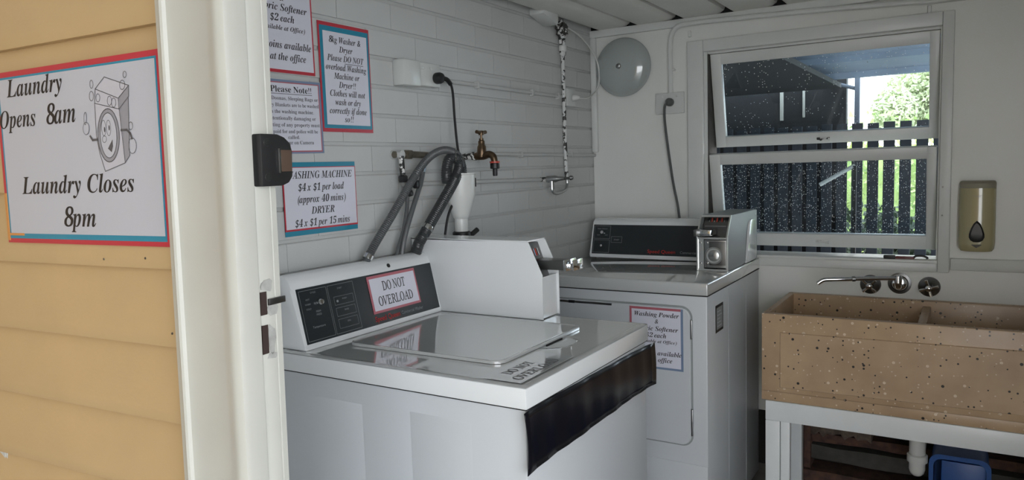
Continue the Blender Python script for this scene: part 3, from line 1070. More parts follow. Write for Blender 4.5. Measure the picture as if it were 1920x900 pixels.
MB().tube([(0.052, y, z - 0.030), (0.052, y + 0.005, z - 0.052), (0.045, y + 0.06, z - 0.060), (0.030, y + 0.16, z - 0.050), (0.021, -0.318, z - 0.030), (0.020, -0.318, z)], 0.0062, 10).build('bend_pipe', M_steel, t)

# washer inlet cock on left, hoses, standpipe
t = thing('washing_machine_cock', 'painted washing machine stop cocks above the washer', 'tap', (0.0, -1.39, 1.38))
MB().tube([(0.0, -1.435, 1.505), (0.042, -1.435, 1.505)], 0.013, 12, smooth=False).build('wall_stub', M_mortar, t)
MB().tube([(0.020, -1.45, 1.505), (0.028, -1.38, 1.505), (0.032, -1.30, 1.502)], 0.0105, 12).build('brass_body', M_dullbrass, t)
MB().lathe([(0.014, 0), (0.0155, 0.004), (0.0155, 0.020), (0.014, 0.024)], (0.030, -1.405, 1.505), (0, 1, 0), 6).build('nut', M_dullbrass, t)
MB().tube([(0.038, -1.437, 1.50), (0.040, -1.438, 1.462), (0.042, -1.438, 1.428)], 0.0085, 12).build('body', M_stub, t)
MB().lathe([(0.012, 0), (0.014, 0.004), (0.014, 0.018), (0.010, 0.022)], (0.042, -1.438, 1.420), (0, 0, 1), 8).build('knob', M_rubber, t)
MB().lathe([(0.010, 0), (0.013, 0.003), (0.013, 0.016), (0.009, 0.018)], (0.050, -1.400, 1.412), (1, 0.3, 0), 14).build('knob', M_rubber, t)
MB().lathe([(0.009, 0), (0.012, 0.003), (0.012, 0.014), (0.009, 0.016)], (0.046, -1.425, 1.385), (0.8, 0.3, 0.3), 14).build('knob', M_rubber, t)

# corrugated hoses


def corrugated(name, label, pts, r, m, pitch=0.006, amp=0.0012, n=12, cat='hose', extra=None):
    t = thing(name, label, cat, (pts[0][0], pts[0][1], pts[0][2]))
    P = [Vector(p) for p in pts]
    Q = []
    for i in range(len(P) - 1):
        p0 = P[max(i - 1, 0)]
        p1, p2 = P[i], P[i + 1]
        p3 = P[min(i + 2, len(P) - 1)]
        L = (p2 - p1).length
        ns = max(4, int(L / (pitch / 2)))
        for k in range(ns):
            tt = k / ns
            Q.append(0.5 * ((2 * p1) + (-p0 + p2) * tt + (2 * p0 - 5 * p1 + 4 * p2 - p3) * tt * tt + (-p0 + 3 * p1 - 3 * p2 + p3) * tt ** 3))
    Q.append(P[-1])
    bm = bmesh.new()
    rings = []
    for i, p in enumerate(Q):
        d = (Q[min(i + 1, len(Q) - 1)] - Q[max(i - 1, 0)]).normalized()
        a = d.cross(Vector((1, 0, 0))).normalized()
        b = d.cross(a).normalized()
        rr = r + (amp if i % 2 else -amp)
        rings.append([bm.verts.new(p + rr * (math.cos(2 * math.pi * k / n) * a + math.sin(2 * math.pi * k / n) * b)) for k in range(n)])
    for A, B in zip(rings, rings[1:]):
        for k in range(n):
            bm.faces.new((A[k], B[k], B[(k + 1) % n], A[(k + 1) % n]))
    bm.faces.new(rings[0])
    bm.faces.new(rings[-1][::-1])
    link_bm(bm, 'hose', m, t)
    return t


hA = corrugated('drain_hose', 'grey corrugated drain hose arching from behind the washer to the standpipe',
                [(0.030, -1.66, 1.10), (0.060, -1.629, 1.212), (0.065, -1.517, 1.331), (0.070, -1.415, 1.438), (0.075, -1.345, 1.495), (0.078, -1.270, 1.517), (0.080, -1.205, 1.502), (0.078, -1.172, 1.46), (0.070, -1.166, 1.41)], 0.0115, M_hose)
MB().lathe([(0.014, 0), (0.0145, 0.003), (0.0145, 0.012), (0.014, 0.015)], (0.060, -1.634, 1.207), (0.1, 0.7, 0.72), 14).build('clamp', M_chrome, hA)
hB = corrugated('drain_hose', 'thick dark grey hose hooked over the left of the standpipe funnel',
                [(0.050, -1.45, 1.10), (0.062, -1.410, 1.215), (0.070, -1.384, 1.255), (0.082, -1.300, 1.350), (0.090, -1.238, 1.420), (0.090, -1.208, 1.462), (0.084, -1.214, 1.490), (0.074, -1.240, 1.488), (0.068, -1.250, 1.45), (0.066, -1.248, 1.41)],
                0.0175, M_hose2, amp=0.0006)
MB().lathe([(0.0195, 0), (0.020, 0.003), (0.020, 0.012), (0.0195, 0.015)], (0.071, -1.374, 1.268), (0.1, 0.66, 0.74), 16).build('clamp', M_chrome, hB)
hC = thing('inlet_hose', 'thin braided inlet hose dropping behind the washer', 'hose', (0.05, -1.42, 1.1))
MB().tube([(0.052, -1.352, 1.455), (0.056, -1.372, 1.415), (0.058, -1.420, 1.335), (0.056, -1.456, 1.262), (0.052, -1.472, 1.20), (0.040, -1.475, 1.08)], 0.0078, 10).build('hose', M_hose, hC)
MB().tube([(0.050, -1.345, 1.472), (0.053, -1.356, 1.448)], 0.0095, 10, smooth=False).build('ferrule', M_chrome, hC)
hD = thing('inlet_hose', 'thin grey hose beside the braided one below the stop cock', 'hose', (0.04, -1.45, 1.1))
MB().tube([(0.046, -1.425, 1.385), (0.045, -1.432, 1.33), (0.044, -1.452, 1.27), (0.040, -1.485, 1.19), (0.034, -1.49, 1.08)], 0.0062, 10).build('hose', M_hose, hD)
t = thing('ball_chain', 'short silver ball chain hanging over the grey hoses', 'chain', (0.09, -1.233, 1.478))
b = MB()
for i in range(9):
    b.lathe([(0, 0), (0.0022, 0.0008), (0.0026, 0.0024), (0.0022, 0.004), (0, 0.0048)], (0.094, -1.232, 1.478 + i * 0.0052), (0, 0, 1), 8)
b.build('chain', M_chrome, t)

# standpipe with funnel
t = thing('standpipe', 'white plastic waste standpipe with open funnel behind the washer', 'pipe', (0.055, -1.15, 1.0))
cx, cy = 0.072, -1.185
b = MB()
b.lathe([(0.022, 0.0), (0.0225, 0.155), (0.027, 0.160), (0.030, 0.170), (0.049, 0.230), (0.050, 0.236), (0.052, 0.300), (0.0545, 0.302), (0.0545, 0.306), (0.049, 0.306), (0.047, 0.240), (0.028, 0.175), (0.020, 0.16), (0.019, 0.0)],
        (cx, cy, 1.135), (0, 0, 1), 36)
b.build('funnel_pipe', M_pvc, t)
MB().tube([(cx, cy, 1.0), (cx, cy, 1.15)], 0.0205, 20, smooth=False).build('lower_pipe', M_pvc, t)
MB().lathe([(0.026, 0), (0.031, 0.003), (0.031, 0.022), (0.026, 0.026)], (cx, cy, 1.222), (0, 0, 1), 24).build('clamp', M_rubber, t)
MB().tube([(cx + 0.02, cy + 0.022, 1.232), (cx + 0.03, cy + 0.05, 1.250)], 0.0085, 10, smooth=False).build('clamp_lever', M_rubber, t)
sl = frame_fn((cx + 0.045, cy + 0.0285, 1.395), (0, 1, 0), (0, 0, 1))
MB().box(cx + 0.0435, cx + 0.0475, cy + 0.024, cy + 0.0265, 1.395, 1.424).build('slot', M_dark, t)

# ================================================================== WASHER
wz, wx, wy0, wy1 = 1.018, 0.775, -1.964, -1.308
wa = thing('washing_machine', 'white top loading coin washing machine with black vinyl strip', 'washing machine', ((0.05 + wx) / 2, (wy0 + wy1) / 2, ZF))
# cabinet with shallow pressed panels on the near side
b = MB()
b.box(0.055, wx - 0.006, wy0 + 0.006, wy1 - 0.004, ZF + 0.03, 0.972, 0.006)
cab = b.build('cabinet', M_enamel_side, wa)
MB().box(0.052, wx - 0.003, wy0 + 0.0035, wy1 - 0.002, 0.9685, 0.9725).build('skirt_seam_shade', M_dark, wa)  # dark strip painting the shadow line in the seam under the skirt
for x0, x1, zt in ((0.139, 0.324, 0.917), (0.468, 0.634, 0.922)):
    bm = bmesh.new()
    # pressed panel: raised rim of a few mm around a flat field
    w = 0.004
    yb = wy0 + 0.006
    outer = [(x0, ZF + 0.12), (x1, ZF + 0.12), (x1, zt), (x0, zt)]
    inner = [(x0 + w, ZF + 0.12 + w), (x1 - w, ZF + 0.12 + w), (x1 - w, zt - w), (x0 + w, zt - w)]
    O1 = [bm.verts.new((x, yb, z)) for x, z in outer]
    I1 = [bm.verts.new((x, yb - 0.0016, z)) for x, z in inner]
    for i in range(4):
        bm.faces.new((O1[i], O1[(i + 1) % 4], I1[(i + 1) % 4], I1[i]))
    bm.faces.new(I1)
    for f in bm.faces:
        f.smooth = False
    o = link_bm(bm, 'pressed_panel', M_enamel_side, cab)
for x in (0.12, 0.70):
    for y in (wy0 + 0.06, wy1 - 0.06):
        MB().lathe([(0.022, 0), (0.022, 0.008), (0.012, 0.012), (0.012, 0.032)], (x, y, ZF), (0, 0, 1), 16).build('foot', M_rubber, wa)
# top: skirted lid housing; fine grid so the finger scoop can be pressed into it
b = MB()
b.box(0.050, wx, wy0, wy1, 0.971, wz - 0.003, 0.003)
b.build('top_skirt', M_enamel, wa)
bm = bmesh.new()
NX, NY = 90, 84
grid = []
for i in range(NX + 1):
    row = []
    for j in range(NY + 1):
        x = 0.051 + (wx - 0.052) * i / NX
        y = wy0 + 0.001 + (wy1 - wy0 - 0.002) * j / NY
        d = min(x - 0.05, wx - x, y - wy0, wy1 - y)
        z = wz - max(0, 0.004 - d) * 0.8
        # raised lip round the rim
        z += 0.0012 * math.exp(-((d - 0.008) / 0.005) ** 2)
        e = ((x - 0.646) / 0.048) ** 2 + ((y + 1.600) / 0.066) ** 2
        if e < 1:
            z -= 0.020 * (1 - e) ** 0.8
        row.append(bm.verts.new((x, y, z)))
    grid.append(row)
for i in range(NX):
    for j in range(NY):
        bm.faces.new((grid[i][j], grid[i + 1][j], grid[i + 1][j + 1], grid[i][j + 1]))
# closing skirt under the grid edge
o = link_bm(bm, 'top_panel', M_top, wa)
# lid: rounded rectangle slab with turned edge


def rrect(x0, x1, y0, y1, r, k=8):
    pts = []
    for cx_, cy_, a in ((x1 - r, y1 - r, 0), (x0 + r, y1 - r, 90), (x0 + r, y0 + r, 180), (x1 - r, y0 + r, 270)):
        for i in range(k + 1):
            t_ = math.radians(a + 90 * i / k)
            pts.append((cx_ + r * math.cos(t_), cy_ + r * math.sin(t_)))
    return pts


def lidmesh(x0, x1, y0, y1, r, levels):
    bm = bmesh.new()
    rings = []
    for inset, z in levels:
        rings.append([bm.verts.new((x, y, z)) for x, y in rrect(x0 + inset, x1 - inset, y0 + inset, y1 - inset, max(r - inset, 0.002))])
    for A, B in zip(rings, rings[1:]):
        n = len(A)
        for k in range(n):
            bm.faces.new((A[k], A[(k + 1) % n], B[(k + 1) % n], B[k]))
    bm.faces.new(rings[0])
    bm.faces.new(rings[-1])
    return bm


lid = link_bm(lidmesh(0.175, 0.640, -1.847, -1.432, 0.03,
                      [(0.004, wz + 0.0003), (0.0, wz + 0.001), (0.0, wz + 0.006), (0.0015, wz + 0.0078), (0.004, wz + 0.0082), (0.007, wz + 0.0066), (0.012, wz + 0.0062)]), 'lid', M_top, wa)

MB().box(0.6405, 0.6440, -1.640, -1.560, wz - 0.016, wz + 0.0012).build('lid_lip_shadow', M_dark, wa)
# control console
cprof = [(0.132, 1.018), (0.124, 1.028), (0.091, 1.172), (0.084, 1.188), (0.072, 1.200), (0.058, 1.205), (0.040, 1.202), (0.033, 1.195), (0.030, 1.018)]
con = MB().prism(cprof, 1, -1.943, -1.386, 0.005, 2).build('console', M_enamel, wa)
pU, pV = Vector((0, 1, 0)), Vector((0.091 - 0.124, 0, 1.172 - 1.028)).normalized()
frc = frame_fn((0.1235, -1.930, 1.031), pU, pV)
PW, PH = 0.540, 0.141
pan = link_bm(slab(frc, 0, PW, 0, PH, -0.002, 0.0012), 'control_panel', M_panel, wa)
plabel(pan, 'black control panel')
bm = bmesh.new()
LN = 0.0018


def rect_stroke(bm, fr, u0, u1, v0, v1, w, n):
    stroke(bm, fr, [(u0, v0), (u1, v0), (u1, v1), (u0, v1)], w, n, True)


rect_stroke(bm, frc, 0.006, 0.098, 0.006, 0.134, 0.0009, LN)
rect_stroke(bm, frc, 0.103, 0.196, 0.006, 0.134, 0.0009, LN)
for v0, v1 in ((0.018, 0.042), (0.050, 0.072), (0.080, 0.102)):
    rect_stroke(bm, frc, 0.118, 0.188, v0, v1, 0.0007, LN)
flat_link(bm, 'panel_outline', M_line, pan)
bm = bmesh.new()
for s, cu, v, sz in (('CYCLE', 0.052, 0.124, 0.006), ('START', 0.145, 0.121, 0.006), ('HOT', 0.030, 0.108, 0.006), ('WARM', 0.028, 0.096, 0.006), ('COLD', 0.028, 0.084, 0.006),
                     ('PERM', 0.058, 0.074, 0.007), ('PRESS', 0.058, 0.066, 0.007), ('Temperature', 0.050, 0.036, 0.008), ('WASH', 0.155, 0.092, 0.006), ('RINSE', 0.155, 0.062, 0.006), ('SPIN', 0.155, 0.031, 0.006)):
    text_bm(bm, s, 's', cu, v, sz, None, frc, LN)
flat_link(bm, 'panel_print', M_line, pan)['kind'] = 'stuff'
bm = bmesh.new()
text_bm(bm, 'Speed Queen', 's', 0.304, 0.008, 0.021, 0.106, frc, LN)
text_bm(bm, 'Speed Queen', 's', 0.3043, 0.0083, 0.021, 0.106, frc, LN)
flat_link(bm, 'red_brand_lettering', M_redprint, pan)
bm = bmesh.new()
text_bm(bm, 'Commercial Washer', 's', 0.412, 0.010, 0.014, 0.098, frc, LN)
flat_link(bm, 'panel_lettering', M_line, pan)
kn = MB()
kn.lathe([(0.0085, 0), (0.0095, 0.003), (0.0085, 0.010), (0.006, 0.013), (0, 0.0135)], frc(0.066, 0.098, 0.001), pU.cross(pV), 20)
kn.build('knob', M_chrome, pan)
MB().lathe([(0.0025, 0), (0.0035, 0.002), (0, 0.003)], frc(0.128, 0.090, 0.001), pU.cross(pV), 10).build('indicator', M_line, pan)
# console lock hole
hp = (pV + Vector((0.5, 0, 0.3))).normalized()
MB().lathe([(0.0062, 0), (0.0062, 0.002), (0.004, 0.0032), (0, 0.0034)], (0.0865, -1.575, 1.183), (0.85, 0, 0.5), 16).build('console_bolt', M_rubber, wa)

# pink-edged DO NOT OVERLOAD sheet on the console
frn = frame_fn(frc(0.250, 0.030, 0.0022), (pU * 1.0), (pV))
notice('do_not_overload_sign', 'pink edged do not overload sign on the washer control panel', frn, 0.206, 0.106,
       [('pink_border', 0, 0, 0, 0, M_pink), ('paper', 0.007, 0.006, 0.007, 0.008, M_paper)],
       [('DO NOT', 'r', 0.106, 0.060, 0.037, 0.098), ('OVERLOAD', 'r', 0.104, 0.019, 0.037, 0.150)])

# clear sheet on washer top reading DO NOT OVERLOAD
frt = frame_fn((0.755, -1.950, wz + 0.0026), (0, 1, 0), (-1, 0, 0))
M_clear = mat('clear_laminate_on_top', (0.50, 0.51, 0.52), 0.06, spec=0.9, coat=1.0)
notice('overload_sticker', 'clear do not overload sticker lying on the washer top corner', frt, 0.235, 0.100,
       [('laminate', 0, 0, 0, 0, M_clear)],
       [('DO NOT', 'r', 0.098, 0.052, 0.034, 0.105), ('OVERLOAD', 'r', 0.108, 0.012, 0.034, 0.175)], t=0.0006)

# coin meter on the washer
cm = thing('coin_meter', 'white coin meter box standing on the back of the washing machine', 'coin meter', (0.25, -1.335, wz))
y0, y1 = -1.387, -1.285
sidep = [(0.018, wz + 0.001), (0.491, wz + 0.001), (0.491, 1.148), (0.448, 1.240), (0.018, 1.246)]
b = MB()
b.prism(sidep, 1, y0, y0 + 0.004, 0.0012)
b.prism(sidep, 1, y1 - 0.004, y1, 0.0012)
b.box(0.018, 0.446, y0, y1, 1.2405, 1.2445)
b.box(0.018, 0.022, y0, y1, wz + 0.001, 1.243)
b.build('case', M_enamel, cm)
MB().box(0.481, 0.485, y0 + 0.004, y1 - 0.004, wz + 0.003, 1.140).build('front_plate', M_enamel, cm)
mech = [(0.42, 1.130), (0.462, 1.130), (0.424, 1.232), (0.40, 1.232)]
mc = MB().prism(mech, 1, y0 + 0.005, y1 - 0.005).build('coin_slot_plate', M_steeld, cm)
nv = Vector((0.937, 0, 0.349))
tv = Vector((-0.349, 0, 0.937))
for i in range(6):
    yy = y0 + 0.020 + i * 0.0105
    P0 = Vector((0.4385, yy, 1.195))
    f_ = frame_fn(P0, (0, 1, 0), tv)
    link_bm(slab(f_, 0, 0.0045, 0.0, 0.022, 0.0, 0.003), 'coin_slot', M_redpl if i % 2 == 0 else M_chrome, mc)
for i in range(6):
    yy = y0 + 0.020 + i * 0.0105
    f_ = frame_fn(Vector((0.4475, yy, 1.170)), (0, 1, 0), tv)
    link_bm(slab(f_, 0, 0.0055, 0.0, 0.014, 0.0, 0.003), 'coin_guide', M_chrome, mc)
b = MB()
b.box(0.44, 0.548, y0 + 0.030, y1 - 0.012, 1.160, 1.186, 0.001)
sld = b.build('coin_slide', M_steeld, cm)
b = MB()
b.box(0.546, 0.554, y0 + 0.026, y1 - 0.010, 1.158, 1.190, 0.001)
b.box(0.554, 0.574, y0 + 0.040, y1 - 0.024, 1.164, 1.178, 0.001)
b.box(0.572, 0.577, y0 + 0.030, y1 - 0.014, 1.160, 1.190, 0.001)
b.build('slide_handle', M_chrome, sld)

# black vinyl strip, curling proud of the front corner
bm = bmesh.new()
cols = []
for i in range(31):
    t_ = i / 30
    y = -1.979 + (0.700) * t_
    ztp = 0.9695 - 0.011 * t_
    zbt = 0.842
    curl = 0.006 * math.exp(-t_ / 0.05) + 0.010 * math.exp(-(1 - t_) / 0.05)
    wob = 0.0012 * math.sin(t_ * 23) + 0.0010 * math.sin(t_ * 51 + 1)
    col_ = []
    for j in range(9):
        s_ = j / 8
        bulge = 0.0022 * math.sin(s_ * math.pi) + (0.004 * s_ * s_ if t_ < 0.5 else 0.003 * s_)
        yy = y + (0.006 * math.sin(s_ * math.pi) if i == 0 else 0)
        col_.append(bm.verts.new((wx - 0.004 + curl + wob + bulge, yy, ztp + (zbt - ztp) * s_)))
    cols.append(col_)
for A, B in zip(cols, cols[1:]):
    for j in range(8):
        bm.faces.new((A[j], B[j], B[j + 1], A[j + 1]))
vn = link_bm(bm, 'vinyl_strip', M_vinyl, wa)
plabel(vn, 'glossy black vinyl strip across the front')
md = vn.modifiers.new('thick', 'SOLIDIFY')
md.thickness = 0.0012
md.offset = 1

# ================================================================== DRYER
dz, dx0, dx1, dy0, dy1 = 1.043, 0.072, 0.770, -0.752, -0.030
da = thing('clothes_dryer', 'white coin operated clothes dryer against the back wall', 'dryer', ((dx0 + dx1) / 2, (dy0 + dy1) / 2, ZF))
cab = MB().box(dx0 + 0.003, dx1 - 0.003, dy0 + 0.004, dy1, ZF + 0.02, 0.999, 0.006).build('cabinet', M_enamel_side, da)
MB().box(dx0, dx1, dy0, dy1 + 0.002, 0.999, dz, 0.005, 3).build('top_panel', M_top, da)
MB().box(dx0 + 0.001, dx1 - 0.0015, dy0 + 0.002, dy1, 0.9965, 1.0).build('top_seam_shade', M_dark, da)  # dark strip painting the shadow line in the seam below the top
# front door with rounded corners
dl = bmesh.new()
rings = []
for inset, yy in ((0.0, dy0 + 0.0045), (0.0, dy0 - 0.004), (0.003, dy0 - 0.007), (0.010, dy0 - 0.0078)):
    rings.append([dl.verts.new((x, yy, z)) for x, z in rrect(0.132 + inset, 0.710 - inset, 0.468 + inset, 0.955 - inset, 0.035 - inset)])
for A, B in zip(rings, rings[1:]):
    n = len(A)
    for k in range(n):
        dl.faces.new((A[k], A[(k + 1) % n], B[(k + 1) % n], B[k]))
dl.faces.new(rings[-1])
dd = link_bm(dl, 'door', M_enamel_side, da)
bm = bmesh.new()
P1 = rrect(0.126, 0.716, 0.462, 0.961, 0.041)
P2 = rrect(0.133, 0.709, 0.469, 0.954, 0.034)
A = [bm.verts.new((x, dy0 + 0.0025, z)) for x, z in P1]
B = [bm.verts.new((x, dy0 + 0.0025, z)) for x, z in P2]
for k in range(len(A)):
    bm.faces.new((A[k], A[(k + 1) % len(A)], B[(k + 1) % len(A)], B[k]))
plabel(link_bm(bm, 'door_gap', M_meter, da), 'shadow gap round the dryer door')
for z0, z1 in ((0.848, 0.915), (0.505, 0.600)):
    MB().box(0.7115, 0.7175, dy0 - 0.010, dy0 + 0.002, z0, z1, 0.0015).build('hinge', M_steel, da)
MB().box(0.20, 0.42, dy0 - 0.0082, dy0 - 0.005, 0.945, 0.953).build('door_pull', M_steeld, dd)
MB().box(0.245, 0.270, dy0 - 0.0095, dy0 - 0.005, 0.944, 0.954).build('door_catch', M_dark, dd)
MB().box(dx0 + 0.004, dx1 - 0.004, dy0 + 0.001, dy0 + 0.005, ZF + 0.03, 0.400, 0.0015).build('kick_panel', M_enamel_side, da)
for y in (-0.49, -0.24):
    MB().box(dx1 - 0.0035, dx1 - 0.0022, y - 0.002, y + 0.002, ZF + 0.06, 0.985).build('side_crease', M_enamel_side, cab)
for x in (0.12, 0.72):
    for y in (-0.70, -0.10):
        MB().lathe([(0.022, 0), (0.022, 0.008), (0.012, 0.012), (0.012, 0.024)], (x, y, ZF), (0, 0, 1), 16).build('foot', M_rubber, da)
# rating label on the side
frl = frame_fn((dx1 - 0.0028, -0.655, 0.851), (0, 1, 0), (0, 0, 1))
rl = link_bm(slab(frl, 0, 0.092, 0, 0.098, 0, 0.0008), 'rating_label', M_rubber, da)
plabel(rl, 'small black and grey rating label')
link_bm(slab(frl, 0.010, 0.082, 0.010, 0.088, 0.0004, 0.0012), 'label_field', M_meter, rl)
bm = bmesh.new()
for i in range(5):
    poly_flat(bm, frl, [(0.018, 0.020 + i * 0.013), (0.072 - (i % 3) * 0.01, 0.020 + i * 0.013), (0.072 - (i % 3) * 0.01, 0.023 + i * 0.013), (0.018, 0.023 + i * 0.013)], 0.0014)
flat_link(bm, 'label_print', M_g1, rl)
# console
cprof = [(-0.217, 1.044), (-0.209, 1.052), (-0.172, 1.190), (-0.164, 1.203), (-0.150, 1.212), (-0.130, 1.215), (-0.085, 1.213), (-0.075, 1.205), (-0.072, 1.044)]
MB().prism(cprof, 0, 0.070, 0.765, 0.005, 2).build('console', M_enamel, da)
pU, pV = Vector((1, 0, 0)), Vector((0, 0.037, 0.138)).normalized()
frd = frame_fn((0.078, -0.2072, 1.060), pU, pV)
pan = plabel(link_bm(slab(frd, 0, 0.57, 0, 0.131, -0.002, 0.0012), 'control_panel', M_panel, da), 'black control panel')
bm = bmesh.new()
rect_stroke(bm, frd, 0.006, 0.082, 0.006, 0.062, 0.0010, LN)
rect_stroke(bm, frd, 0.006, 0.082, 0.068, 0.125, 0.0010, LN)
rect_stroke(bm, frd, 0.090, 0.140, 0.052, 0.078, 0.0010, LN)
text_bm(bm, 'START', 's', 0.115, 0.061, 0.009, None, frd, LN)
text_bm(bm, 'Fabric Selector', 's', 0.044, 0.110, 0.008, None, frd, LN)
text_bm(bm, 'HIGH', 's', 0.026, 0.082, 0.006, None, frd, LN)
text_bm(bm, 'LOW', 's', 0.064, 0.082, 0.006, None, frd, LN)
text_bm(bm, 'Commercial Dryer', 's', 0.462, 0.011, 0.015, 0.110, frd, LN)
flat_link(bm, 'panel_print', M_line, pan)['kind'] = 'stuff'
bm = bmesh.new()
text_bm(bm, 'Speed Queen', 's', 0.325, 0.010, 0.021, 0.126, frd, LN)
text_bm(bm, 'Speed Queen', 's', 0.3253, 0.0103, 0.021, 0.126, frd, LN)
flat_link(bm, 'red_brand_lettering', M_redprint, pan)
kd = pU.cross(pV)
MB().lathe([(0.009, 0), (0.010, 0.004), (0.007, 0.012), (0, 0.0125)], frd(0.046, 0.095, 0.001), kd, 18).build('knob', M_chrome, pan)
MB().lathe([(0.006, 0), (0.007, 0.003), (0.005, 0.008), (0, 0.0085)], frd(0.046, 0.036, 0.001), kd, 18).build('knob', M_chrome, pan)

# washing powder sheet on dryer door
frs = frame_fn((0.490, dy0 - 0.0082, 0.7305), (1, 0, 0), (0, 0, 1))
notice('powder_price_notice', 'pink edged washing powder price notice on the dryer door', frs, 0.196, 0.219,
       [('slate_border', 0, 0, 0, 0, M_blueb), ('pink_border', 0, 0.008, 0.05, 0.0, M_pink), ('paper', 0.008, 0.008, 0.008, 0.008, M_paper)],
       [('Washing Powder', 'bi', 0.100, 0.187, 0.0235, 0.165), ('&', 'bi', 0.100, 0.163, 0.022, None), ('Fabric Softener', 'bi', 0.100, 0.137, 0.0235, 0.158),
        ('$2 each', 'bi', 0.098, 0.113, 0.0235, 0.078), ('(available at Office)', 'bi', 0.100, 0.094, 0.016, 0.148), ('$1 coins available', 'bi', 0.102, 0.050, 0.0235, 0.178),
        ('at the office', 'bi', 0.100, 0.026, 0.0235, 0.115)])

# coin meter on the dryer (bare steel front, key vault)
cm = thing('coin_meter', 'grey steel coin meter with round lock on top of the dryer', 'coin meter', (0.70, -0.24, dz))
x0, x1 = 0.641, 0.757
sp = [(-0.466, dz + 0.001), (-0.466, 1.174), (-0.414, 1.250), (-0.024, 1.246), (-0.024, dz + 0.001)]
sp2 = [(y, z) for y, z in sp]
b = MB()
b.prism(sp2, 0, x0, x0 + 0.004, 0.0010)
b.prism(sp2, 0, x1 - 0.004, x1, 0.0010)
b.build('side_plate', M_meter, cm)
MB().box(x0 + 0.004, x1 - 0.004, -0.414, -0.024, 1.243, 1.248).build('top_plate', M_meter, cm)
MB().box(x0 + 0.004, x1 - 0.004, -0.028, -0.024, dz + 0.001, 1.243).build('back_plate', M_meter, cm)
b = MB()
b.box(x0 + 0.004, x1 - 0.004, -0.466, -0.458, dz + 0.001, dz + 0.008)
b.box(x0 + 0.004, x1 - 0.004, -0.466, -0.448, 1.163, 1.170)
b.prism([(-0.4155, 1.243), (-0.4135, 1.250), (-0.405, 1.2495), (-0.405, 1.243)], 0, x0 + 0.004, x1 - 0.004)
b.box(x0 - 0.0004, x0 + 0.005, -0.4675, -0.460, dz + 0.001, 1.174)
b.box(x1 - 0.005, x1 + 0.0004, -0.4675, -0.460, dz + 0.001, 1.174)
for xa, xb in ((x0 - 0.0004, x0 + 0.005), (x1 - 0.005, x1 + 0.0004)):
    b.prism([(-0.4675, 1.174), (-0.4150, 1.2505), (-0.408, 1.2505), (-0.460, 1.174)], 0, xa, xb)
b.build('rim', M_bright, cm)
MB().box(x0 + 0.004, x0 + 0.026, -0.462, -0.456, dz + 0.008, 1.163).build('hinge_strip', M_bright, cm)
vd = MB().box(x0 + 0.027, x1 - 0.006, -0.461, -0.453, dz + 0.012, 1.160, 0.002).build('vault_door', M_steel, cm)
MB().box(x0 + 0.046, x1 - 0.008, -0.463, -0.460, dz + 0.022, 1.154, 0.001).build('vault_plate', M_steeld, vd)
lkr = MB().lathe([(0.031, 0), (0.031, 0.005), (0.029, 0.006), (0.0265, 0.003), (0, 0.003)], (0.706, -0.462, 1.102), (0, -1, 0), 32).build('round_lock', M_rubber, vd)
MB().lathe([(0.022, 0), (0.0205, 0.006), (0.015, 0.0085), (0, 0.0095)], (0.706, -0.464, 1.102), (0, -1, 0), 32).build('lock_barrel', M_steel, vd)
MB().lathe([(0.0315, 0), (0.0325, 0.003), (0.0315, 0.005), (0.0305, 0.005)], (0.706, -0.4625, 1.102), (0, -1, 0), 32).build('lock_ring', M_bright, vd)
MB().lathe([(0.0035, 0), (0.0035, 0.001), (0, 0.001)], (0.706, -0.4755, 1.102), (0, -1, 0), 12).build('keyhole', M_chrome, vd)
for xx, zz in ((x0 + 0.014, 1.150), (x0 + 0.038, 1.150), (x0 + 0.038, 1.072), (x0 + 0.014, 1.072)):
    MB().lathe([(0.0045, 0), (0.004, 0.003), (0, 0.004)], (xx, -0.461, zz), (0, -1, 0), 12).build('screw', M_chrome, cm)
mc = MB().prism([(-0.440, 1.170), (-0.395, 1.243), (-0.37, 1.243), (-0.37, 1.170)], 0, x0 + 0.012, x1 - 0.012).build('coin_slot_plate', M_steeld, cm)
for i in range(7):
    xx = x0 + 0.030 + i * 0.0095
    f_ = frame_fn((xx, -0.4065, 1.2225), (1, 0, 0), (0, 0.525, 0.851))
    link_bm(slab(f_, 0, 0.0040, 0.0, 0.017, 0, 0.003), 'coin_slot', M_redpl if i % 2 else M_chrome, mc)
f_ = frame_fn((x0 + 0.018, -0.4180, 1.205), (1, 0, 0), (0, 0.525, 0.851))
link_bm(slab(f_, 0, 0.080, 0.0, 0.004, 0, 0.004), 'guide_bar', M_steel, mc)
sld = MB().box(x0 + 0.012, x0 + 0.070, -0.520, -0.43, 1.180, 1.202, 0.003).build('coin_slide', M_chrome, cm)
MB().box(x0 + 0.010, x0 + 0.014 + 0.010, -0.535, -0.500, 1.180, 1.204, 0.002).build('slide_handle', M_steeld, sld)
MB().lathe([(0.003, 0), (0.0025, 0.001), (0, 0.0014)], (x1, -0.05, 1.228), (1, 0, 0), 10).build('screw', M_chrome, cm)

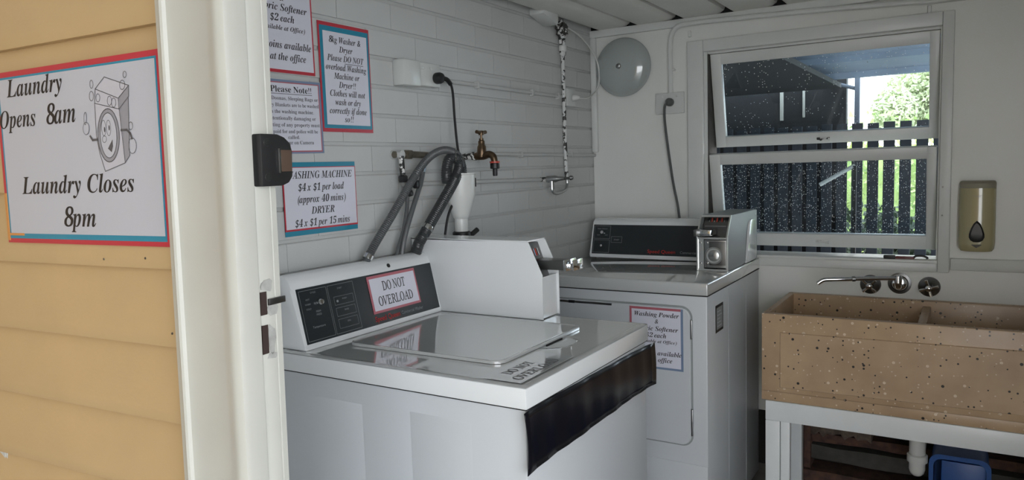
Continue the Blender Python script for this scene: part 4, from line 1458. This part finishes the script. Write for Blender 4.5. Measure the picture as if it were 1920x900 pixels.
# ================================================================== BACK WALL FITTINGS
t = thing('alarm_bell_dome', 'round grey glossy dome mounted on the sheet wall near the corner', 'bell', (0.165, -0.03, 1.757))
prof = [(0.131, 0.0), (0.1315, 0.008), (0.129, 0.016), (0.120, 0.027), (0.100, 0.040), (0.075, 0.049), (0.045, 0.055), (0.02, 0.0575), (0, 0.058)]
MB().lathe(prof, (0.165, -0.012, 1.890), (0, -1, 0), 64).build('dome', M_dome, t)
MB().lathe([(0.05, 0), (0.05, 0.012)], (0.165, 0.0, 1.890), (0, -1, 0), 20).build('mount', M_steeld, t)
MB().lathe([(0.0125, 0), (0.0125, 0.003), (0.009, 0.008), (0.004, 0.010), (0, 0.010)], (0.165, -0.0685, 1.890), (0, -1, 0), 20).build('centre_bolt', M_steel, t)

t = thing('wall_outlet', 'white double outlet on the back wall above the dryer', 'outlet', (0.378, -0.01, 1.667))
pl_ = MB().box(0.312, 0.444, -0.012, 0.0, 1.667, 1.760, 0.004).build('outlet_plate', M_plastic, t)
for x in (0.345, 0.412):
    MB().box(x - 0.005, x + 0.005, -0.0145, -0.011, 1.738, 1.748, 0.001).build('switch', M_plastic, pl_)
t = thing('dryer_power_cord', 'grey plug and cord hanging from the back wall outlet', 'cord', (0.39, -0.03, 1.2))
MB().lathe([(0.016, 0), (0.018, 0.003), (0.018, 0.018), (0.013, 0.026), (0, 0.028)], (0.383, -0.012, 1.717), (0, -1, 0), 24).build('plug', M_cable_g, t)
MB().tube([(0.380, -0.034, 1.716), (0.368, -0.042, 1.700), (0.366, -0.040, 1.640), (0.376, -0.034, 1.53), (0.397, -0.030, 1.37), (0.418, -0.030, 1.26), (0.428, -0.030, 1.17)], 0.0055, 10).build('cord', M_cable_g, t)
t = thing('wall_conduit', 'white conduit bending from the outlet along the top of the back wall', 'conduit', (0.7, -0.01, 1.76))
MB().tube([(0.384, -0.010, 1.758), (0.384, -0.011, 1.86), (0.384, -0.012, 1.955), (0.392, -0.016, 2.000), (0.412, -0.025, 2.028), (0.445, -0.028, 2.040), (0.555, -0.028, 2.041), (0.80, -0.028, 2.034), (1.04, -0.028, 2.025), (1.30, -0.022, 2.013), (1.40, -0.012, 2.009), (1.8, -0.012, 2.006)], 0.0105, 10).build('tube', M_trim, t)
for x, z in ((0.47, 2.010), (1.372, 1.990)):
    MB().box(x - 0.006, x + 0.006, -0.012, 0.0, z - 0.022, z + 0.006, 0.003).build('hook', M_trim, t)
MB().box(0.376, 0.405, -0.018, 0.0, 1.852, 1.860, 0.002).build('saddle', M_trim, t)

t = thing('soap_dispenser', 'cream plastic soap dispenser with black push button on the back wall', 'soap dispenser', (1.537, -0.04, 1.094))


def disp_section(z, w, d):
    r = []
    for k in range(17):
        a = math.pi * k / 16
        r.append((1.538 - w * math.cos(a) * (1 - 0.0), -d * (math.sin(a) ** 0.45)))
    return r


bm = bmesh.new()
secs = [(1.094, 0.040, 0.045), (1.097, 0.050, 0.055), (1.106, 0.056, 0.060), (1.125, 0.0585, 0.062), (1.20, 0.0585, 0.064), (1.326, 0.0575, 0.062)]
rings = [[bm.verts.new((x, y, z)) for x, y in disp_section(z, w, d)] for z, w, d in secs]
for A, B in zip(rings, rings[1:]):
    n = len(A)
    for k in range(n):
        bm.faces.new((A[k], A[(k + 1) % n], B[(k + 1) % n], B[k]))
bm.faces.new(rings[0])
bm.faces.new(rings[-1])
link_bm(bm, 'cover', M_cream, t)
bm = bmesh.new()
secs = [(1.3265, 0.0575, 0.061), (1.343, 0.0575, 0.058), (1.350, 0.054, 0.050), (1.352, 0.048, 0.040)]
rings = [[bm.verts.new((x, y, z)) for x, y in disp_section(z, w, d)] for z, w, d in secs]
for A, B in zip(rings, rings[1:]):
    n = len(A)
    for k in range(n):
        bm.faces.new((A[k], A[(k + 1) % n], B[(k + 1) % n], B[k]))
bm.faces.new(rings[0])
bm.faces.new(rings[-1])
link_bm(bm, 'cap', M_cream2, t)
bm = bmesh.new()
R1 = []
tz = [(0.0, 0.040), (0.010, 0.030), (0.018, 0.012), (0.0235, -0.008), (0.024, -0.020), (0.019, -0.031), (0.010, -0.037), (0.0, -0.038), (-0.010, -0.037), (-0.019, -0.031), (-0.024, -0.020), (-0.0235, -0.008), (-0.018, 0.012), (-0.010, 0.030)]
L0 = [bm.verts.new((1.538 + u, -0.060, 1.170 + v)) for u, v in tz]
L1 = [bm.verts.new((1.538 + u, -0.069, 1.170 + v)) for u, v in tz]
L2 = [bm.verts.new((1.538 + u * 0.75, -0.073, 1.170 + v * 0.8)) for u, v in tz]
for A, B in ((L0, L1), (L1, L2)):
    for k in range(len(A)):
        bm.faces.new((A[k], A[(k + 1) % len(A)], B[(k + 1) % len(A)], B[k]))
bm.faces.new(L2)
link_bm(bm, 'push_button', M_black_pl, t)
frb = frame_fn((1.538, -0.0645, 1.115), (1, 0, 0), (0, 0, 1))
bm = bmesh.new()
poly_flat(bm, frb, [(-0.013, 0.003), (0.013, 0.003), (0.004, -0.001), (0, -0.004), (-0.004, -0.001)], 0.0)
stroke(bm, frb, [(-0.014, 0.007), (-0.007, 0.006), (0.0, 0.0065), (0.007, 0.006), (0.014, 0.007)], 0.003, 0.0)
flat_link(bm, 'emblem', M_ink, t)
bm = bmesh.new()
stroke(bm, frb, [(-0.014, 0.186), (-0.005, 0.184), (0.005, 0.184), (0.014, 0.186)], 0.0012, 0.0005)
stroke(bm, frb, [(-0.009, 0.181), (0, 0.179), (0.009, 0.181)], 0.0012, 0.0005)
flat_link(bm, 'moulded_mark', M_cream2, t)

# small tool on the sill: black cap, red handle, dark loop
t = thing('small_red_tool', 'small red and black tool lying on the window sill', 'tool', (1.32, -0.018, 1.056))
MB().box(1.235, 1.276, -0.024, -0.008, 1.0565, 1.0705, 0.003).build('black_cap', M_rubber, t)
MB().box(1.276, 1.340, -0.023, -0.009, 1.0565, 1.067, 0.003).build('handle', mat('dull_red_plastic', (0.14, 0.035, 0.035), 0.4), t)
MB().tube([(1.335, -0.016, 1.060), (1.345, -0.016, 1.069), (1.365, -0.016, 1.0705), (1.380, -0.016, 1.066), (1.384, -0.016, 1.060)], 0.0042, 8).build('loop', M_rubber, t)
MB().box(1.28, 1.412, -0.0255, -0.009, 1.0562, 1.0580).build('blade', M_steeld, t)

# ================================================================== SINK AND STAND
SX0, SX1, SY0, SY1, SZ0, SZ1 = 0.883, 1.885, -0.482, -0.001, 0.581, 0.902
sk = thing('laundry_trough', 'speckled tan terrazzo double laundry trough', 'sink', ((SX0 + SX1) / 2, -0.24, SZ0))
b = MB()
W_ = 0.024
b.box(SX0, SX1, SY0, SY1, SZ0, SZ0 + 0.04, 0.004)
b.box(SX0, SX1, SY0, SY0 + W_, SZ0 + 0.03, SZ1, 0.005)
b.box(SX0, SX1, SY1 - 0.034, SY1, SZ0 + 0.03, SZ1, 0.005)
b.box(SX0, SX0 + W_, SY0 + 0.01, SY1 - 0.01, SZ0 + 0.03, SZ1, 0.005)
b.box(SX1 - W_, SX1, SY0 + 0.01, SY1 - 0.01, SZ0 + 0.03, SZ1, 0.005)
b.box(1.372, 1.400, SY0 + 0.01, SY1 - 0.01, SZ0 + 0.03, SZ1 - 0.02, 0.005)
b.build('basin', M_sink, sk)
# shallow raised field on the front face
bm = bmesh.new()
o_, i_ = [(0.947, 0.633), (1.822, 0.640), (1.822, 0.845), (0.947, 0.837)], [(0.9495, 0.6355), (1.8195, 0.6425), (1.8195, 0.8425), (0.9495, 0.8345)]
A = [bm.verts.new((x, SY0 + 0.0004, z)) for x, z in o_]
B = [bm.verts.new((x, SY0 - 0.0040, z)) for x, z in i_]
for k in range(4):
    bm.faces.new((A[k], A[(k + 1) % 4], B[(k + 1) % 4], B[k]))
bm.faces.new(B)
link_bm(bm, 'front_field', M_sink, sk)

st = thing('sink_stand', 'white painted timber stand under the tan trough', 'stand', (1.38, -0.24, ZF))
MB().box(0.898, 1.870, -0.486, -0.462, 0.508, SZ0, 0.003).build('front_rail', M_stand, st)
MB().box(0.898, 0.922, -0.462, -0.02, 0.508, SZ0, 0.003).build('side_rail', M_stand, st)
MB().box(1.846, 1.870, -0.462, -0.02, 0.508, SZ0, 0.003).build('side_rail', M_stand, st)
for x0 in (0.898, 1.79):
    MB().box(x0, x0 + 0.050, -0.4855, -0.465, ZF, 0.508, 0.003).build('leg', M_stand, st)
    MB().box(x0 + 0.052 if x0 < 1 else x0 - 0.032, x0 + 0.084 if x0 < 1 else x0 - 0.002, -0.480, -0.452, ZF, 0.508, 0.003).build('leg', M_stand, st)
    MB().box(x0, x0 + 0.05, -0.07, -0.03, ZF, 0.508, 0.003).build('leg', M_stand, st)

# sink waste
t = thing('waste_trap', 'white plastic waste pipe with trap under the trough', 'pipe', (1.375, -0.25, 0.29))
MB().tube([(1.375, -0.25, 0.581), (1.375, -0.25, 0.37)], 0.0265, 24, smooth=False).build('pipe', M_pvc, t)
MB().lathe([(0.028, 0), (0.0335, 0.002), (0.0335, 0.026), (0.029, 0.030)], (1.375, -0.25, 0.352), (0, 0, 1), 20).build('nut', M_pvc, t)
MB().lathe([(0, 0), (0.014, 0.004), (0.022, 0.012), (0.0265, 0.026), (0.0265, 0.058)], (1.375, -0.25, 0.298), (0, 0, 1), 24).build('trap_bowl', M_pvc, t)
MB().tube([(1.375, -0.24, 0.325), (1.375, -0.14, 0.325), (1.375, 0.05, 0.32)], 0.018, 16, smooth=False).build('outlet_pipe', M_pvc, t)

# blue crate standing on end
t = thing('blue_plastic_crate', 'blue plastic crate standing on end beside the waste trap', 'crate', (1.50, -0.22, ZF))
frk = frame_fn((1.412, -0.30, ZF), (1, 0, 0), (0, 0, 1))


def ringmesh(P1, P2, y0, y1):
    bm = bmesh.new()
    n = len(P1)
    A = [bm.verts.new((x, y0, z)) for x, z in P1]
    B = [bm.verts.new((x, y0, z)) for x, z in P2]
    C_ = [bm.verts.new((x, y1, z)) for x, z in P1]
    D = [bm.verts.new((x, y1, z)) for x, z in P2]
    for k in range(n):
        k2 = (k + 1) % n
        bm.faces.new((A[k], A[k2], B[k2], B[k]))
        bm.faces.new((C_[k], C_[k2], D[k2], D[k]))
        bm.faces.new((A[k], A[k2], C_[k2], C_[k]))
        bm.faces.new((B[k], B[k2], D[k2], D[k]))
    return bm


link_bm(ringmesh(rrect(1.412, 1.60, ZF, 0.392, 0.035), rrect(1.426, 1.586, ZF + 0.014, 0.376, 0.028), -0.25, -0.238), 'rim', M_blue, t)
link_bm(ringmesh(rrect(1.418, 1.594, ZF + 0.002, 0.386, 0.032), rrect(1.426, 1.586, ZF + 0.010, 0.378, 0.028), -0.24, -0.09), 'wall', M_blue, t)
bk = MB().prism(rrect(1.419, 1.593, ZF + 0.003, 0.385, 0.03), 1, -0.094, -0.088)
bk.build('base', M_blue, t)
MB().box(1.450, 1.588, -0.232, -0.225, ZF + 0.02, 0.365, 0.004).build('inner_flap', M_blue, t)

# ================================================================== SINK TAPS
t = thing('sink_spout', 'chrome swivel sink spout above the trough, pointing left', 'tap', (1.29, -0.03, 0.93))
MB().lathe([(0.040, 0), (0.041, 0.002), (0.041, 0.005), (0.030, 0.008)], (1.291, 0.0, 0.960), (0, -1, 0), 32).build('flange', M_steeld, t)
MB().lathe([(0.031, 0.0), (0.031, 0.001), (0.024, 0.012), (0.014, 0.016)], (1.291, -0.0075, 0.960), (0, -1, 0), 32).build('rose', M_chrome, t)
b = MB()
b.tube([(1.291, -0.015, 0.952), (1.291, -0.055, 0.955), (1.291, -0.072, 0.966), (1.291, -0.074, 0.992)], 0.0125, 16)
b.lathe([(0.0135, 0), (0.0135, 0.026), (0.010, 0.029), (0, 0.030)], (1.291, -0.074, 0.972), (0, 0, 1), 18)
b.build('swivel', M_chrome, t)
MB().tube([(1.288, -0.076, 0.990), (1.20, -0.105, 0.989), (1.11, -0.135, 0.986), (1.052, -0.152, 0.984), (1.036, -0.157, 0.980), (1.020, -0.162, 0.968)], 0.0078, 12).build('spout', M_chrome, t)
MB().tube([(1.148, -0.122, 0.9875), (1.138, -0.1255, 0.987)], 0.0105, 14, smooth=False).build('spout_joint', M_steel, t)


def handle(x, z, rot, lab):
    t = thing('tap_handle', lab, 'tap', (x, -0.03, z - 0.04), None)
    MB().lathe([(0.037, 0), (0.038, 0.002), (0.036, 0.007), (0.022, 0.014), (0.015, 0.022), (0.013, 0.040)], (x, 0.0, z), (0, -1, 0), 28).build('flange', M_steeld, t)
    b = MB()
    b.lathe([(0.013, 0), (0.014, 0.004), (0.012, 0.014), (0.006, 0.018), (0, 0.019)], (x, -0.038, z), (0, -1, 0), 18)
    for k in range(4):
        a = math.radians(rot + 90 * k)
        b.tube([(x, -0.047, z), (x + 0.032 * math.cos(a), -0.050, z + 0.032 * math.sin(a))], 0.0042, 8, smooth=False, taper=0.0055)
    b.build('cross_handle', M_chrome, t)


handle(1.189, 0.950, 45, 'left chrome cross tap handle behind the spout arm')
handle(1.391, 0.952, 17, 'right chrome cross tap handle, right of the spout rose')

# ================================================================== OUTSIDE THE WINDOW
# eave over the yard
ev = thing('rear_eave', 'blue grey boarded eave outside above the window', 'roof', (1.0, 1.2, 1.95))
MB().prism([(0.12, 2.14), (0.12, 2.18), (2.42, 2.06), (2.42, 2.02)], 0, -2.5, 3.5).build('soffit', M_eave, ev)
MB().box(-2.5, 3.5, 2.36, 2.42, 1.985, 2.10, 0.003).build('fascia', M_eave, ev)
MB().prism([(1.02, 2.06), (1.02, 2.10), (1.10, 2.096), (1.10, 2.056)], 0, -2.5, 3.5).build('batten', M_eave, ev)
MB().prism([(1.72, 2.02), (1.72, 2.062), (1.80, 2.058), (1.80, 2.016)], 0, -2.5, 3.5).build('batten', M_eave, ev)

# paling fence with gaps
fn = thing('paling_fence', 'grey paling fence beyond the window with gaps between palings', 'fence', (1.0, 2.5, 0.0))
px_ = 1.2745 + 0.0995 * 3
me0 = None
rnd = random.Random(11)
i = 0
while px_ > -0.55:
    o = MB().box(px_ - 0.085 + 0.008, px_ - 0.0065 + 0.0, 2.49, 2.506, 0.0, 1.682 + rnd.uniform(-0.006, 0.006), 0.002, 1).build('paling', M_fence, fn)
    px_ -= 0.0995
    i += 1
MB().box(-2.2, 1.6, 2.508, 2.55, 1.30, 1.37).build('fence_rail', M_fence, fn) if False else None
MB().box(-0.64, 1.57, 2.508, 2.55, 0.35, 0.42).build('fence_rail', M_fence, fn)
po = thing('dark_veranda_post', 'dark post with a diagonal brace beyond the fence', 'post', (0.82, 2.6, 0))
MB().box(0.805, 0.838, 2.56, 2.60, 0.0, 2.1, 0.002).build('post', M_post, po)
MB().tube([(0.82, 2.58, 1.925), (0.60, 2.58, 2.0)], 0.014, 8, smooth=False).build('brace', M_post, po)
sd = thing('dark_shed', 'dark shed wall behind the left part of the fence', 'shed', (-0.8, 2.9, 0))
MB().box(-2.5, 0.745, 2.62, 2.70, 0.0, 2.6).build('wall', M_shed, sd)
MB().box(-2.5, 0.75, 2.60, 2.72, 2.6, 2.64).build('roof', M_shed, sd)
lt_ = thing('shade_screen', 'added dark light screen outside the left half of the window', 'shed', (-0.2, 1.3, 0))  # dark panels added to block light and blacken the left of the view
MB().box(-0.74, -0.66, 0.14, 2.45, 0.0, 1.93).build('side_wall', M_shed, lt_)
MB().box(-0.74, 0.735, 0.14, 2.45, 1.93, 1.96).build('roof', M_shed, lt_)
for xx, z0, z1, lb in ((0.305, 1.735, 2.0, 'wider pale upright strip on the dark shed wall seen through the upper pane'), (0.460, 1.75, 1.965, 'thin pale upright strip on the dark shed, nearer the bright opening')):
    tag(MB().box(xx - (0.012 if xx < 0.4 else 0.008), xx + (0.012 if xx < 0.4 else 0.008), 2.600, 2.6195, z0, z1, 0.003).build('pale_batten', M_pale), lb, 'batten', 'pale strips on the shed')  # short pale upright strips set in front of the shed wall
pa = thing('lamp_reflection_tube', 'added white tube standing in for a lamp reflection in the speckled lower pane', 'tube', (1.03, 0.42, 1.3))  # added tube and prop in place of a fluorescent tube's reflection
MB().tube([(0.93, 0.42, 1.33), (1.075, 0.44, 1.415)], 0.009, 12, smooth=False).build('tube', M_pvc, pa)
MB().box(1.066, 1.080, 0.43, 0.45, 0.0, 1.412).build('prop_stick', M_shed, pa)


def leaf_cloud(name, m, centres, n, size, seed, parent=None, squash=1.0):
    rnd = random.Random(seed)
    vs, fs = [], []
    for i in range(n):
        c, r = centres[rnd.randrange(len(centres))]
        while True:
            p = Vector((rnd.uniform(-1, 1), rnd.uniform(-1, 1), rnd.uniform(-1, 1)))
            if 0.35 < p.length < 1:
                break
        p = Vector(c) + Vector((p.x * r[0], p.y * r[1], p.z * r[2]))
        a = Vector((rnd.gauss(0, 1), rnd.gauss(0, 1), rnd.gauss(0, 1))).normalized()
        b = a.orthogonal().normalized()
        s = size * rnd.uniform(0.6, 1.3)
        k = len(vs)
        vs += [p - a * s, p + b * s * 0.5, p + a * s, p - b * s * 0.5]
        fs.append((k, k + 1, k + 2, k + 3))
    bm = bmesh.new()
    V = [bm.verts.new(v) for v in vs]
    for f in fs:
        bm.faces.new([V[i] for i in f])
    xs = [v.co for v in bm.verts]
    return flat_link(bm, name, m, parent)


hd = thing('garden_hedge', 'bright green hedge beyond the paling fence', 'hedge', (1.5, 7.0, 0.0))
f = leaf_cloud('foliage', M_leaf, [((x, 7.0 + 0.3 * math.sin(x * 3), 0.95), (0.75, 0.6, 1.06 + 0.06 * math.sin(x * 5))) for x in [-1.6 + 0.5 * k for k in range(11)]], 9000, 0.055, 3, hd)
f['kind'] = 'stuff'
MB().box(-1.8, 3.8, 6.8, 7.2, 0.0, 1.5).build('stems', M_leaf, hd)
tr = thing('garden_tree', 'pale green tree behind the hedge', 'tree', (1.3, 10.0, 0.0))
MB().tube([(1.35, 10, 0), (1.35, 10, 1.5), (1.25, 10, 2.6)], 0.12, 10, taper=0.05).build('trunk', M_bark, tr)
f = leaf_cloud('foliage', M_leaf2, [((1.35, 10, 2.75), (0.75, 0.7, 0.75)), ((0.85, 10.2, 2.45), (0.55, 0.6, 0.50)), ((0.50, 9.8, 2.15), (0.35, 0.5, 0.35)), ((1.9, 10, 2.9), (0.8, 0.8, 0.9)), ((1.2, 10.1, 2.2), (0.8, 0.5, 0.5))], 12000, 0.045, 5, tr)
f['kind'] = 'stuff'
ds = thing('added_dark_shrub', 'added dark leafy shrub darkening the low fence gaps', 'shrub', (1.1, 3.3, 0.0))  # dark foliage added to darken the lower part of the fence gaps
f = leaf_cloud('foliage', M_leafd, [((0.75 + 0.22 * k, 3.3, 0.52 + 0.05 * math.sin(k * 2.3)), (0.22, 0.25, 0.56)) for k in range(5)], 5000, 0.035, 9, ds)
f['kind'] = 'stuff'

# groups for repeated kinds
GR = {'conduit': 'white pipes on the brick wall', 'powder_price_notice': 'washing powder price notices', 'drain_hose': 'drain hoses at the standpipe',
      'inlet_hose': 'thin hoses below the stop cocks', 'coin_meter': 'coin meters on the machines', 'tap_handle': 'cross handles above the trough'}
for o in bpy.data.objects:
    base = o.name.split('.')[0]
    if o.parent is None and base in GR and o.get('category'):
        o['group'] = GR[base]
